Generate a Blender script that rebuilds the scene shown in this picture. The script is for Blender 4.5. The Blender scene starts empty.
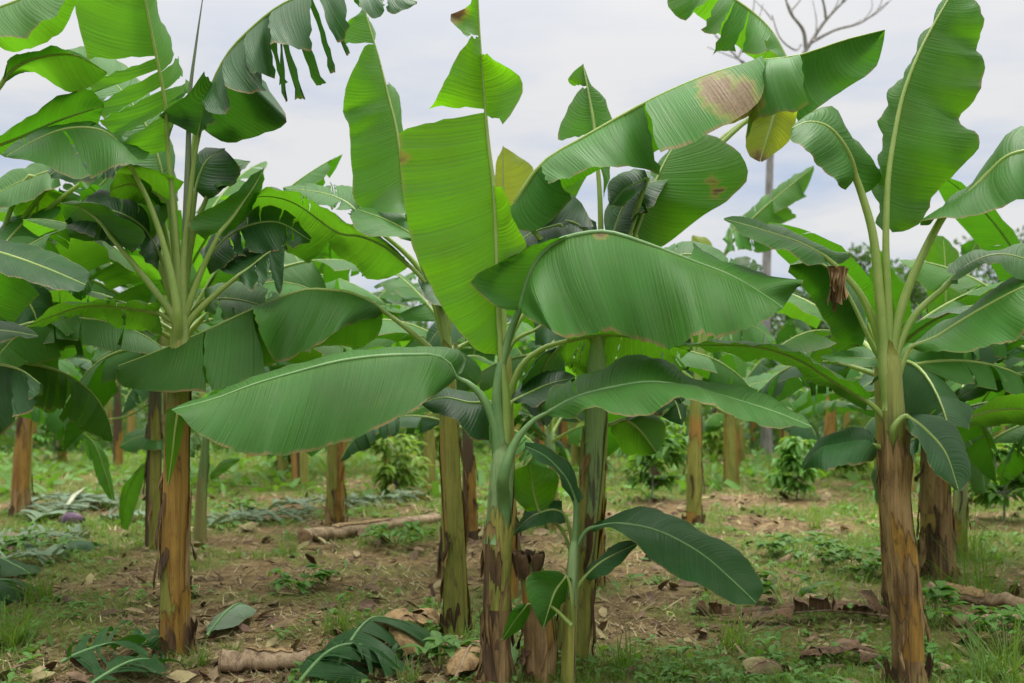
import bpy, math, random
import numpy as np
S = bpy.context.scene
COL = S.collection
F = 1000.0; CX = 512.0; HY = 400.0; CAMZ = 1.5
R = math.radians

# ------------------------------------------------------------------ materials
def newmat(name):
    m = bpy.data.materials.new(name); m.use_nodes = True
    nt = m.node_tree; nt.nodes.clear()
    return m, nt, nt.nodes, nt.links
class G:
    """small node-graph helper"""
    def __init__(s, name):
        s.m, s.nt, s.n, s.l = newmat(name)
        s.out = s.n.new('ShaderNodeOutputMaterial')
    def node(s, t, **kw):
        n = s.n.new(t)
        for k, v in kw.items(): setattr(n, k, v)
        return n
    def set(s, sock, v):
        if hasattr(v, 'is_output') or isinstance(v, bpy.types.NodeSocket): s.l.new(v, sock)
        else: sock.default_value = v
    def math(s, op, a, b=0.0, c=None, clamp=False):
        n = s.node('ShaderNodeMath', operation=op); n.use_clamp = clamp
        s.set(n.inputs[0], a); s.set(n.inputs[1], b)
        if c is not None: s.set(n.inputs[2], c)
        return n.outputs[0]
    def mix(s, f, a, b, blend='MIX'):
        n = s.node('ShaderNodeMix', data_type='RGBA', blend_type=blend)
        s.set(n.inputs[0], f); s.set(n.inputs[6], a); s.set(n.inputs[7], b)
        return n.outputs[2]
    def noise(s, vec, scale, detail=3, rough=.55, dist=0, dims='3D'):
        n = s.node('ShaderNodeTexNoise', noise_dimensions=dims)
        if vec is not None: s.l.new(vec, n.inputs['Vector'])
        n.inputs['Scale'].default_value = scale; n.inputs['Detail'].default_value = detail
        n.inputs['Roughness'].default_value = rough; n.inputs['Distortion'].default_value = dist
        return n.outputs['Fac']
    def noise1(s, w, scale, detail=2):
        n = s.node('ShaderNodeTexNoise', noise_dimensions='1D')
        s.set(n.inputs['W'], w); n.inputs['Scale'].default_value = scale; n.inputs['Detail'].default_value = detail
        return n.outputs['Fac']
    def ramp(s, f, a, b):
        n = s.node('ShaderNodeMapRange'); n.clamp = True; n.interpolation_type = 'SMOOTHSTEP'
        s.set(n.inputs[0], f); n.inputs[1].default_value = a; n.inputs[2].default_value = b
        return n.outputs[0]
    def mapping(s, vec, scale):
        n = s.node('ShaderNodeMapping'); s.l.new(vec, n.inputs[0]); n.inputs['Scale'].default_value = scale
        return n.outputs[0]
    def coord(s, w='Object'): return s.node('ShaderNodeTexCoord').outputs[w]
    def attr(s, name):
        n = s.node('ShaderNodeAttribute', attribute_name=name); return n.outputs['Fac']
    def hsv(s, col, h, sa, v):
        n = s.node('ShaderNodeHueSaturation')
        s.set(n.inputs['Hue'], h); s.set(n.inputs['Saturation'], sa); s.set(n.inputs['Value'], v); s.set(n.inputs['Color'], col)
        return n.outputs[0]
    def bump(s, h, strength, dist=.01):
        n = s.node('ShaderNodeBump'); s.l.new(h, n.inputs['Height'])
        n.inputs['Strength'].default_value = strength; n.inputs['Distance'].default_value = dist
        return n.outputs[0]
    def bsdf(s, col, rough=.5, spec=.5, normal=None):
        n = s.node('ShaderNodeBsdfPrincipled')
        s.set(n.inputs['Base Color'], col); s.set(n.inputs['Roughness'], rough); s.set(n.inputs['Specular IOR Level'], spec)
        if normal is not None: s.l.new(normal, n.inputs['Normal'])
        return n.outputs[0]
    def transl(s, sh, col, f, normal=None):
        t = s.node('ShaderNodeBsdfTranslucent'); s.set(t.inputs['Color'], col)
        if normal is not None: s.l.new(normal, t.inputs['Normal'])
        mx = s.node('ShaderNodeMixShader'); s.set(mx.inputs[0], f)
        s.l.new(sh, mx.inputs[1]); s.l.new(t.outputs[0], mx.inputs[2])
        return mx.outputs[0]
    def done(s, sh):
        s.l.new(sh, s.out.inputs['Surface']); return s.m
def c4(r, g, b): return (r, g, b, 1)

def leaf_material(name, base, trans, tf=.4, rough=.42, vary=.16, spec=.20):
    g = G(name)
    uv = g.node('ShaderNodeSeparateXYZ'); g.l.new(g.coord('UV'), uv.inputs[0])
    u, v = uv.outputs[0], uv.outputs[1]
    rnd = g.node('ShaderNodeObjectInfo').outputs['Random']
    us = g.math('ADD', g.math('SUBTRACT', u, g.math('MULTIPLY', g.math('MULTIPLY', v, v), .07)), g.math('MULTIPLY', rnd, 37.0))
    fine = g.noise1(us, 95, 2); mid_ = g.noise1(us, 17, 3)
    big = g.noise(g.coord('Object'), 3.0, 4)
    spk = g.noise(g.coord('Object'), 60.0, 3)
    ribs = g.math('SINE', g.math('ADD', g.math('MULTIPLY', us, 6.2832 * 46), g.math('MULTIPLY', g.noise1(us, 9, 2), 14.0)))
    ribs = g.math('MULTIPLY', ribs, g.math('MULTIPLY', g.ramp(g.noise(g.coord('Object'), 5.0, 3), .35, .65), 1.25))
    val = g.math('ADD', g.math('ADD', .45, g.math('MULTIPLY', ribs, .036)), g.math('ADD', g.math('MULTIPLY', fine, .30), g.math('ADD', g.math('MULTIPLY', mid_, .18), g.math('MULTIPLY', big, .62))))
    val = g.math('MULTIPLY', val, g.math('ADD', 1 - vary, g.math('MULTIPLY', rnd, 2 * vary)))
    hue = g.math('ADD', .488, g.math('MULTIPLY', big, .024))
    near = g.ramp(v, .16, .0)                       # a little paler towards the midrib
    bc = g.mix(g.math('MULTIPLY', near, .35), c4(*base), c4(base[0] * 2.0, base[1] * 1.5, base[2] * 1.3))
    tc = g.mix(g.math('MULTIPLY', near, .2), c4(*trans), c4(*trans))
    bc = g.hsv(bc, hue, .97, val); tc = g.hsv(tc, hue, 1.0, val)
    dry = g.attr('dry')
    dm = g.ramp(g.math('ADD', dry, g.math('MULTIPLY', g.math('SUBTRACT', g.noise(g.coord('Object'), 14, 4), .5), 1.1)), .42, .85)
    drim = g.ramp(g.math('ADD', dry, g.math('MULTIPLY', g.math('SUBTRACT', g.noise(g.coord('Object'), 14, 4), .5), .9)), .15, .5)
    edge = g.math('MULTIPLY', g.ramp(g.math('ADD', v, g.math('MULTIPLY', g.noise1(us, 60, 2), .035)), .968, 1.01), g.ramp(g.noise1(us, 5, 3), .38, .58))
    bc = g.mix(g.math('MULTIPLY', drim, .7), bc, c4(.26, .24, .05)); tc = g.mix(g.math('MULTIPLY', drim, .7), tc, c4(.3, .25, .04))
    dcol = g.mix(spk, c4(.10, .062, .028), c4(.31, .225, .115))
    bc = g.mix(dm, bc, dcol); tc = g.mix(dm, tc, c4(.09, .05, .02))
    bc = g.mix(g.math('MULTIPLY', edge, .9), bc, c4(.22, .15, .06))
    sp = g.ramp(spk, .66, .74)
    dust = g.ramp(g.noise(g.mapping(g.coord('Object'), (1, 1, 1)), 7.0, 6, .7, .4), .48, .75)
    bc = g.mix(g.math('MULTIPLY', dust, .14), bc, c4(.15, .18, .07))
    bc = g.mix(g.math('MULTIPLY', sp, .35), bc, c4(.22, .2, .09))
    nm = g.bump(g.math('ADD', g.math('ADD', g.math('MULTIPLY', fine, .7), mid_), g.math('MULTIPLY', ribs, .13)), .36, .012)
    ro = g.math('ADD', rough - .08, g.math('MULTIPLY', big, .2))
    sh = g.transl(g.bsdf(bc, ro, spec, nm), tc, tf, nm)
    return g.done(sh)

def simple_mat(name, a, b, scale, rough=.7, stretch=(1, 1, 1), bump=.3, tf=0, tcol=None, spec=.3, island=0.0):
    g = G(name)
    co = g.mapping(g.coord('Object'), stretch)
    f = g.ramp(g.noise(co, scale, 5, .6), .3, .7)
    col = g.mix(f, c4(*a), c4(*b))
    if island:
        r = g.node('ShaderNodeNewGeometry').outputs['Random Per Island']
        col = g.hsv(col, g.math('ADD', .5 - island * .05, g.math('MULTIPLY', r, island * .1)), 1.0, g.math('ADD', 1 - island * .5, g.math('MULTIPLY', r, island)))
    nm = g.bump(g.noise(co, scale * 2.2, 4), bump, .02)
    sh = g.bsdf(col, rough, spec, nm)
    if tf: sh = g.transl(sh, c4(*(tcol or b)), tf)
    return g.done(sh)

def stem_material(name, green, ochre, dark, greenness):
    g = G(name)
    ob = g.coord('Object')
    st = g.noise(g.mapping(ob, (38, 38, 1.6)), 1.0, 5, .6)
    fib = g.noise(g.mapping(ob, (150, 150, 3.0)), 1.0, 3, .6)
    pat = g.noise(g.mapping(ob, (7, 7, 2.2)), 1.0, 5, .62, .6)
    h = g.attr('h'); hs = g.ramp(h, .62, .95)
    gf = g.ramp(g.math('ADD', g.math('ADD', g.math('ADD', g.math('MULTIPLY', h, .5), g.math('MULTIPLY', hs, .7)), g.math('MULTIPLY', g.math('SUBTRACT', pat, .5), 1.5)), greenness), .38, .72)
    col = g.mix(gf, c4(*ochre), c4(*green))
    dk = g.math('MULTIPLY', g.ramp(g.math('ADD', g.math('MULTIPLY', st, .55), g.math('MULTIPLY', pat, .55)), .575, .68), g.math('SUBTRACT', 1.0, g.math('MULTIPLY', hs, .8)))
    col = g.mix(g.math('MULTIPLY', dk, .85), col, c4(*dark))
    col = g.hsv(col, .5, 1.0, g.math('ADD', .6, g.math('MULTIPLY', fib, .8)))
    nm = g.bump(g.math('ADD', g.math('MULTIPLY', fib, .5), st), .5, .012)
    return g.done(g.bsdf(col, .5, .4, nm))

M = {}
M['deep'] = leaf_material('leaf_deep_green', (.024, .082, .020), (.05, .18, .010), .26, .46)
M['mature'] = leaf_material('leaf_mature_green', (.047, .155, .020), (.095, .33, .007), .30, .52)
M['fresh'] = leaf_material('leaf_fresh_green', (.056, .165, .020), (.13, .37, .010), .44, .48)
M['young'] = leaf_material('leaf_young_yellowgreen', (.074, .205, .013), (.19, .51, .006), .50, .48)
M['yellow'] = leaf_material('leaf_yellowing', (.17, .23, .03), (.36, .42, .02), .46, .45)
M['wilt'] = leaf_material('leaf_cut_greyish', (.155, .225, .14), (.18, .26, .09), .2, .6)
M['rib'] = simple_mat('midrib_pale_green', (.27, .40, .09), (.36, .46, .13), 9, .4, (1, 1, 1), .1, .3, (.45, .62, .08), .5)
M['ribdull'] = simple_mat('midrib_waxy_green', (.12, .25, .085), (.18, .32, .115), 7, .5, (1, 1, 1), .1, .1, (.3, .5, .1), .4)
M['stemA'] = stem_material('pseudostem_ochre', (.22, .24, .045), (.33, .185, .04), (.05, .03, .018), -.16)
M['stemB'] = stem_material('pseudostem_olive', (.25, .28, .065), (.33, .23, .06), (.05, .03, .02), .05)
M['stemC'] = stem_material('pseudostem_waxy_green', (.24, .36, .15), (.30, .28, .10), (.06, .035, .025), .30)
M['stemD'] = stem_material('pseudostem_dark', (.08, .08, .035), (.09, .055, .03), (.02, .014, .012), -.2)
def sheath_material(name, a, b, edge, rough):
    g = G(name); ob = g.coord('Object')
    st = g.noise(g.mapping(ob, (34, 34, 1.3)), 1.0, 5, .62); fib = g.noise(g.mapping(ob, (170, 170, 3)), 1.0, 3, .6); pat = g.noise(g.mapping(ob, (6, 6, 2.4)), 1.0, 5, .6, .5)
    col = g.mix(g.ramp(g.math('ADD', g.math('MULTIPLY', st, .5), g.math('MULTIPLY', pat, .5)), .36, .62), c4(*a), c4(*b))
    e = g.ramp(g.math('ADD', g.attr('h'), g.math('MULTIPLY', g.math('SUBTRACT', fib, .5), .9)), .62, 1.0)
    blot = g.ramp(g.noise(g.mapping(ob, (16, 16, 5)), 1.0, 6, .7, .8), .56, .70)
    col = g.mix(g.math('MULTIPLY', blot, .6), col, c4(*edge)); col = g.mix(g.math('MULTIPLY', e, .7), col, c4(*edge)); col = g.hsv(col, .5, 1.0, g.math('ADD', .62, g.math('MULTIPLY', fib, .76)))
    return g.done(g.bsdf(col, rough, .35, g.bump(g.math('ADD', g.math('MULTIPLY', fib, .6), st), .7, .015)))
M['sheath'] = sheath_material('dry_sheath_brown', (.125, .070, .026), (.40, .265, .115), (.05, .03, .02), .7)
M['sheathdark'] = sheath_material('old_sheath_dark', (.05, .029, .016), (.18, .105, .05), (.018, .012, .01), .75)
M['sheathgreen'] = sheath_material('sheath_olive', (.17, .185, .035), (.33, .31, .07), (.10, .06, .03), .42)
M['sheathochre'] = sheath_material('sheath_ochre', (.20, .10, .022), (.40, .235, .05), (.06, .035, .02), .48)
M['spear'] = simple_mat('spear_leaf_grey_green', (.12, .15, .10), (.17, .22, .12), 10, .5, (1, 1, .2), .1)

# ------------------------------------------------------------------ mesh + object helpers
class MB:
    def __init__(s): s.v = []; s.f = []; s.uv = []; s.att = []; s.n = 0
    def add(s, V, faces, uv=None, att=None):
        V = np.asarray(V, float); s.v.append(V)
        s.f += [tuple(i + s.n for i in f) for f in faces]
        s.uv.append(np.zeros((len(V), 2)) if uv is None else np.asarray(uv, float))
        s.att.append(np.zeros(len(V)) if att is None else np.asarray(att, float))
        s.n += len(V)
    def grid(s, P, uv=None, att=None, wrap=False):
        nu, nv = P.shape[:2]; fs = []
        for i in range(nu - 1):
            for j in range(nv - (0 if wrap else 1)):
                k = (j + 1) % nv
                fs.append((i * nv + j, (i + 1) * nv + j, (i + 1) * nv + k, i * nv + k))
        s.add(P.reshape(-1, 3), fs, None if uv is None else uv.reshape(-1, 2), None if att is None else att.reshape(-1))
    def mesh(s, name, mat, attname='dry', smooth=True, origin=None):
        V = np.concatenate(s.v); UV = np.concatenate(s.uv); A = np.concatenate(s.att)
        if origin is not None: V = V - np.asarray(origin)
        me = bpy.data.meshes.new(name); me.from_pydata(V.tolist(), [], s.f)
        lay = me.uv_layers.new(name='UVMap')
        li = np.zeros(len(me.loops), np.int32); me.loops.foreach_get('vertex_index', li)
        lay.data.foreach_set('uv', UV[li].astype(np.float32).ravel())
        a = me.attributes.new(attname, 'FLOAT', 'POINT'); a.data.foreach_set('value', A.astype(np.float32))
        if smooth: me.polygons.foreach_set('use_smooth', [True] * len(me.polygons))
        me.materials.append(mat); me.update()
        return me
    def build(s, name, mat, parent=None, attname='dry', smooth=True, origin=None):
        o = bpy.data.objects.new(name, s.mesh(name, mat, attname, smooth, origin)); COL.objects.link(o)
        if parent is not None: o.parent = parent
        return o
def tag(o, label, cat, group=None, kind=None):
    if label: o['label'] = label
    if cat: o['category'] = cat
    if group: o['group'] = group
    if kind: o['kind'] = kind
    return o
def thing(name, label, cat, loc, group=None, rz=0):
    o = bpy.data.objects.new(name, None); COL.objects.link(o)
    o.location = loc; o.rotation_euler = (0, 0, rz); o.empty_display_size = .2
    return tag(o, label, cat, group)
def copy_tree(o, parent=None):
    c = o.copy(); COL.objects.link(c)
    if parent is not None: c.parent = parent
    for ch in list(o.children): copy_tree(ch, c)
    return c
def norm(a): return a / np.maximum(np.linalg.norm(a, axis=-1, keepdims=True), 1e-9)
def world(px, py, D): return np.array([(px - CX) / F * D, D, CAMZ + (HY - py) / F * D])
def ground_at(px, py): D = F * CAMZ / (py - HY); return np.array([(px - CX) / F * D, D, 0.0])
def catmull(P, n):
    P = np.asarray(P, float)
    if len(P) == 2:
        t = np.linspace(0, 1, n)[:, None]; return P[0] * (1 - t) + P[1] * t
    Q = np.vstack([2 * P[0] - P[1], P, 2 * P[-1] - P[-2]])
    out = []
    m = max(4, int(math.ceil(n * 3 / (len(P) - 1))))
    for i in range(1, len(Q) - 2):
        for t in np.linspace(0, 1, m, endpoint=False):
            a, b, c, d = Q[i - 1], Q[i], Q[i + 1], Q[i + 2]
            out.append(.5 * ((2 * b) + (c - a) * t + (2 * a - 5 * b + 4 * c - d) * t * t + (3 * b - a - 3 * c + d) * t ** 3))
    out.append(P[-1]); out = np.array(out)
    return resample(out, np.linspace(0, 1, n))
def resample(P, us):
    d = np.r_[0, np.cumsum(np.linalg.norm(np.diff(P, axis=0), axis=1))]
    d = d / max(d[-1], 1e-9)
    return np.stack([np.interp(us, d, P[:, k]) for k in range(P.shape[1])], 1)
def tube(mb, P, r, ns=7, flat=1.0, h=None):
    P = np.asarray(P, float); n = len(P); r = np.broadcast_to(np.asarray(r, float), (n,))
    T = norm(np.gradient(P, axis=0)); ref = np.array([0, 0, 1.0]); A = np.zeros_like(P)
    a = np.cross(T[0], ref)
    if np.linalg.norm(a) < .2: a = np.cross(T[0], [1.0, 0, 0])
    for i in range(n):
        a = a - T[i] * a.dot(T[i]); a = a / max(np.linalg.norm(a), 1e-9); A[i] = a
    B = np.cross(T, A)
    th = np.linspace(0, 2 * math.pi, ns, endpoint=False)
    G_ = P[:, None] + r[:, None, None] * (np.cos(th)[None, :, None] * A[:, None] + flat * np.sin(th)[None, :, None] * B[:, None])
    dd = np.r_[0, np.cumsum(np.linalg.norm(np.diff(P, axis=0), axis=1))]
    uv = np.stack([np.repeat(dd[:, None], ns, 1), np.repeat(th[None] / 6.28, n, 0)], 2)
    at = np.zeros((n, ns)) if h is None else np.repeat(np.asarray(h)[:, None], ns, 1)
    k = mb.n
    mb.grid(G_, uv, at, wrap=True)
    mb.f.append(tuple(k + j for j in range(ns))[::-1]); mb.f.append(tuple(k + (n - 1) * ns + j for j in range(ns)))

# ------------------------------------------------------------------ the blade of a banana leaf
def prof(u):
    u = np.clip(u, 0, 1)
    return np.minimum(1, (u / .14 + 1e-6) ** .6) * np.minimum(1, ((1 - u) / .34 + 1e-6) ** .65)
def blade_strip(mb, mid, E, s, u, rng, arch=.06, ripple=.012, nv=6, dry=None, curl=0.0, ragged=0.0, jag=(0, 0)):
    """mid, E: n x 3; surface from the midrib out to the edge E"""
    n = len(mid); vs = np.linspace(0, 1, nv) ** .9
    d = E - mid; ln = np.linalg.norm(d, axis=1)
    T = norm(np.gradient(mid, axis=0)) if n > 2 else np.repeat(norm((mid[-1] - mid[0])[None]), n, 0)
    N = norm(np.cross(T, d)); avg = N.mean(0)
    if avg[2] < 0 or (abs(avg[2]) < .15 and avg[1] > 0): N = -N
    if ragged: E = E + d * (rng.uniform(-1, 1, n) * ragged)[:, None]; d = E - mid
    P = mid[:, None] + d[:, None] * vs[None, :, None]
    bul = arch * ln[:, None] * (4 * vs * (1 - vs))[None]
    f1, f2, p1, p2 = rng.uniform(3.5, 6.5), rng.uniform(9, 15), rng.uniform(0, 6), rng.uniform(0, 6)
    sv = s[:, None] - .10 * vs[None] ** 2
    w = np.sin(f1 * 6.28 * sv + p1) * .7 + np.sin(f2 * 6.28 * sv + p2) * .42 + np.sin((f1 + 1.7) * 3.1 * sv + p2) * .6
    bul = bul + ripple * w * (vs[None] ** 1.2) * np.minimum(1, ln[:, None] / .15)
    if curl: bul = bul - curl * ln[:, None] * (np.clip(vs - .6, 0, 1)[None] / .4) ** 2
    P = P + N[:, None] * bul[..., None]
    for k_, c_ in ((0, jag[0]), (n - 1, jag[1])):      # torn across: a frayed side
        if c_: P[k_] += T[k_] * (rng.uniform(-1, 1, nv) * c_ * vs)[:, None]
    uv = np.stack([np.repeat(s[:, None], nv, 1), np.repeat(vs[None], n, 0)], 2)
    at = np.zeros((n, nv))
    if dry is not None: at = dry(P, u, vs)
    mb.grid(P, uv, at)

class Leafer:
    """a leaf given by its midrib, its petiole and the run of its two margins (px, py, depth offset)"""
    def __init__(s, plant, origin, D, stem=None, rs=.05): s.plant, s.origin, s.D = plant, np.asarray(origin, float), D; s.k = 0; s.stem = stem; s.rs = rs
    def W3(s, p, D): return world(p[0], p[1], D + (p[2] if len(p) > 2 else 0))
    def __call__(s, mid, A=None, B=None, pet=(), col='mature', W=.3, sA=-1, sB=1, D=None, dd=None, r0=.031, r1=.0135, rib='rib', arch=.06,
                 ripple=.011, dry=(), name='leaf', label=None, tears=0, curl=0.0, gap=(.004, .02)):
        D = s.D if D is None else D
        s.k += 1; rng = np.random.default_rng(abs(hash((round(mid[0][0]), round(mid[0][1]), s.k))) % 2 ** 31)
        mid = [tuple(p) for p in mid]
        if dd is not None:                          # depth offset runs from dd[0] at the base to dd[1] at the tip
            n = len(mid); mid = [(p[0], p[1], dd[0] + (dd[1] - dd[0]) * i / (n - 1)) for i, p in enumerate(mid)]
        pix = catmull([(p[0], p[1], p[2] if len(p) > 2 else 0) for p in mid], 121)
        M3 = np.array([world(p[0], p[1], D + p[2]) for p in pix])
        S_ = np.r_[0, np.cumsum(np.linalg.norm(np.diff(M3, axis=0), axis=1))]; Ltot = S_[-1]; U = S_ / Ltot
        def uof(q):
            if isinstance(q, (int, float)): return float(q)
            return float(U[np.argmin((pix[:, 0] - q[0]) ** 2 + (pix[:, 1] - q[1]) ** 2)])
        mb = MB()
        def dryf(P, u, vs):
            a = np.zeros(P.shape[:2])
            for (qx, qy, qr) in dry:
                Xp = P[..., 0] / P[..., 1] * F + CX; Yp = HY - (P[..., 2] - CAMZ) / P[..., 1] * F
                a = np.maximum(a, np.clip(1.25 - np.hypot(Xp - qx, (Yp - qy)) / qr * .7, 0, 1))
            return a
        def side(spec, sg):
            if spec is None: return
            if isinstance(spec, list) and not (spec and isinstance(spec[0], dict)) and tears == 0 and W >= .28 and Ltot > .8 and col in ('mature', 'deep', 'fresh') and rng.random() < .75:
                spec = [dict(p=spec, tears=int(rng.integers(2, 6)), gap=(.003, .009))]
            strips = spec if isinstance(spec, list) and spec and isinstance(spec[0], dict) else [dict(p=spec)]
            todo = []
            for st in strips:
                a, b = uof(st.get('a', 0.0)), uof(st.get('b', 1.0))
                k = st.get('tears', tears)
                cuts = [a] + sorted(rng.uniform(a + .1 * (b - a), a + .9 * (b - a), max(0, k)).tolist()) + [b]
                for i in range(len(cuts) - 1): todo.append((st, a, b, cuts[i], cuts[i + 1], i > 0, i < len(cuts) - 2))
            for st, a, b, c0, c1, t0, t1 in todo:
                w = st.get('W', W); g = st.get('s', sg)
                n = max(11, int((c1 - c0) * Ltot * 34)); us = np.linspace(c0, c1, n)
                mm = np.stack([np.interp(us, U, M3[:, k]) for k in range(3)], 1)
                mp = np.stack([np.interp(us, U, pix[:, k]) for k in range(3)], 1)
                p = st['p']; tt = (us - a) / max(b - a, 1e-6)
                if t0 or t1:                        # a gap opens towards the margin
                    gp_ = rng.uniform(*st.get('gap', gap))
                    e = (us - c0) / (c1 - c0)
                    tt = tt + (gp_ * (1 - e) * t0 - gp_ * e * t1)
                if isinstance(p, str) or (isinstance(p, tuple) and p and isinstance(p[0], str)):
                    drop = p[1] if isinstance(p, tuple) else .5
                    ww = w * prof(us); E = mm + np.stack([0 * ww, ww * math.cos(drop), -ww * math.sin(drop)], 1)
                else:
                    q = np.array([(x[0], x[1], x[2] if len(x) > 2 else 1e9) for x in p], float)
                    e2 = q[:, :2] if len(q) < 3 else catmull(q[:, :2], 60)
                    E2 = resample(e2, np.clip(tt, 0, 1))
                    off = np.hypot(E2[:, 0] - mp[:, 0], E2[:, 1] - mp[:, 1]) * D / F
                    dep = g * np.sqrt(np.maximum(0, (w * prof(us)) ** 2 - off ** 2)) + .12 * g * off
                    Dp = D + mp[:, 2] + dep
                    E = np.stack([(E2[:, 0] - CX) / F * Dp, Dp, CAMZ + (HY - E2[:, 1]) / F * Dp], 1)
                if t0 or t1: E = E + np.array([0, rng.uniform(-.05, .05), 0])
                blade_strip(mb, mm, E, us * Ltot, us, rng, st.get('arch', arch), st.get('ripple', ripple), dry=dryf if dry else None, curl=st.get('curl', curl), nv=10, ragged=.008, jag=(.016 if c0 > .03 else 0, .016 if c1 < .97 else 0))
        side(A, sA); side(B, sB)
        o = None
        if mb.n:
            o = mb.build(name, M[col], s.plant, origin=s.origin)
            if label: o['label'] = label
        # midrib and leaf stalk
        rb = MB()
        pp = [(p[0], p[1], p[2] if len(p) > 2 else 0) for p in pet]
        root_n = 0
        if pp and s.stem and name != 'spear_leaf' and D < s.D + .6:
            yb = pp[0][1] + .34 * F / s.D; sy = [q[1] for q in s.stem][::-1]; sxx = [q[0] for q in s.stem][::-1]
            if yb < sy[-1]:
                xb = float(np.interp(yb, sy, sxx)); xm = float(np.interp(pp[0][1] + .12 * F / s.D, sy, sxx)); dx = np.clip((pp[-1][0] - xb) * .1, -1, 1) * s.rs * .5 * F / s.D
                zb = s.D - D
                pp = [(xb + dx * .6, yb, zb - .012), (.45 * xm + .55 * pp[0][0] + dx * .4, pp[0][1] + .12 * F / s.D, zb * .8 + pp[0][2] * .2 - .01)] + pp; root_n = 2
        if pp:
            allp = pp + [tuple(pix[0]), tuple(pix[12])]
            pc = catmull(allp, 26)[:-1]
            d1 = np.linalg.norm(pc[:, :2] - pix[0][:2], axis=1).argmin(); pc = pc[:max(3, d1 + 1)]
            path = np.vstack([pc[:-1], pix[::5]])
            np_ = len(pc) - 1
        else: path = pix[::5]; np_ = 0
        P3 = np.array([world(p[0], p[1], D + p[2]) for p in path])
        nb = len(path) - np_
        tq = np.linspace(0, 1, np_) if np_ else np.zeros(0)
        wide = max(s.rs * .74, r0) if root_n else r0
        rr = np.r_[r1 + (r0 - r1) * (1 - tq) + (wide - r0) * np.clip(1 - tq * 3.0, 0, 1) ** 1.5, np.linspace(r1, .0028, nb)]
        tube(rb, P3, rr, 8)
        ro = rb.build('midrib' if o is not None else name, M[rib], o if o is not None else s.plant, origin=s.origin)
        return o if o is not None else ro

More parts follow.
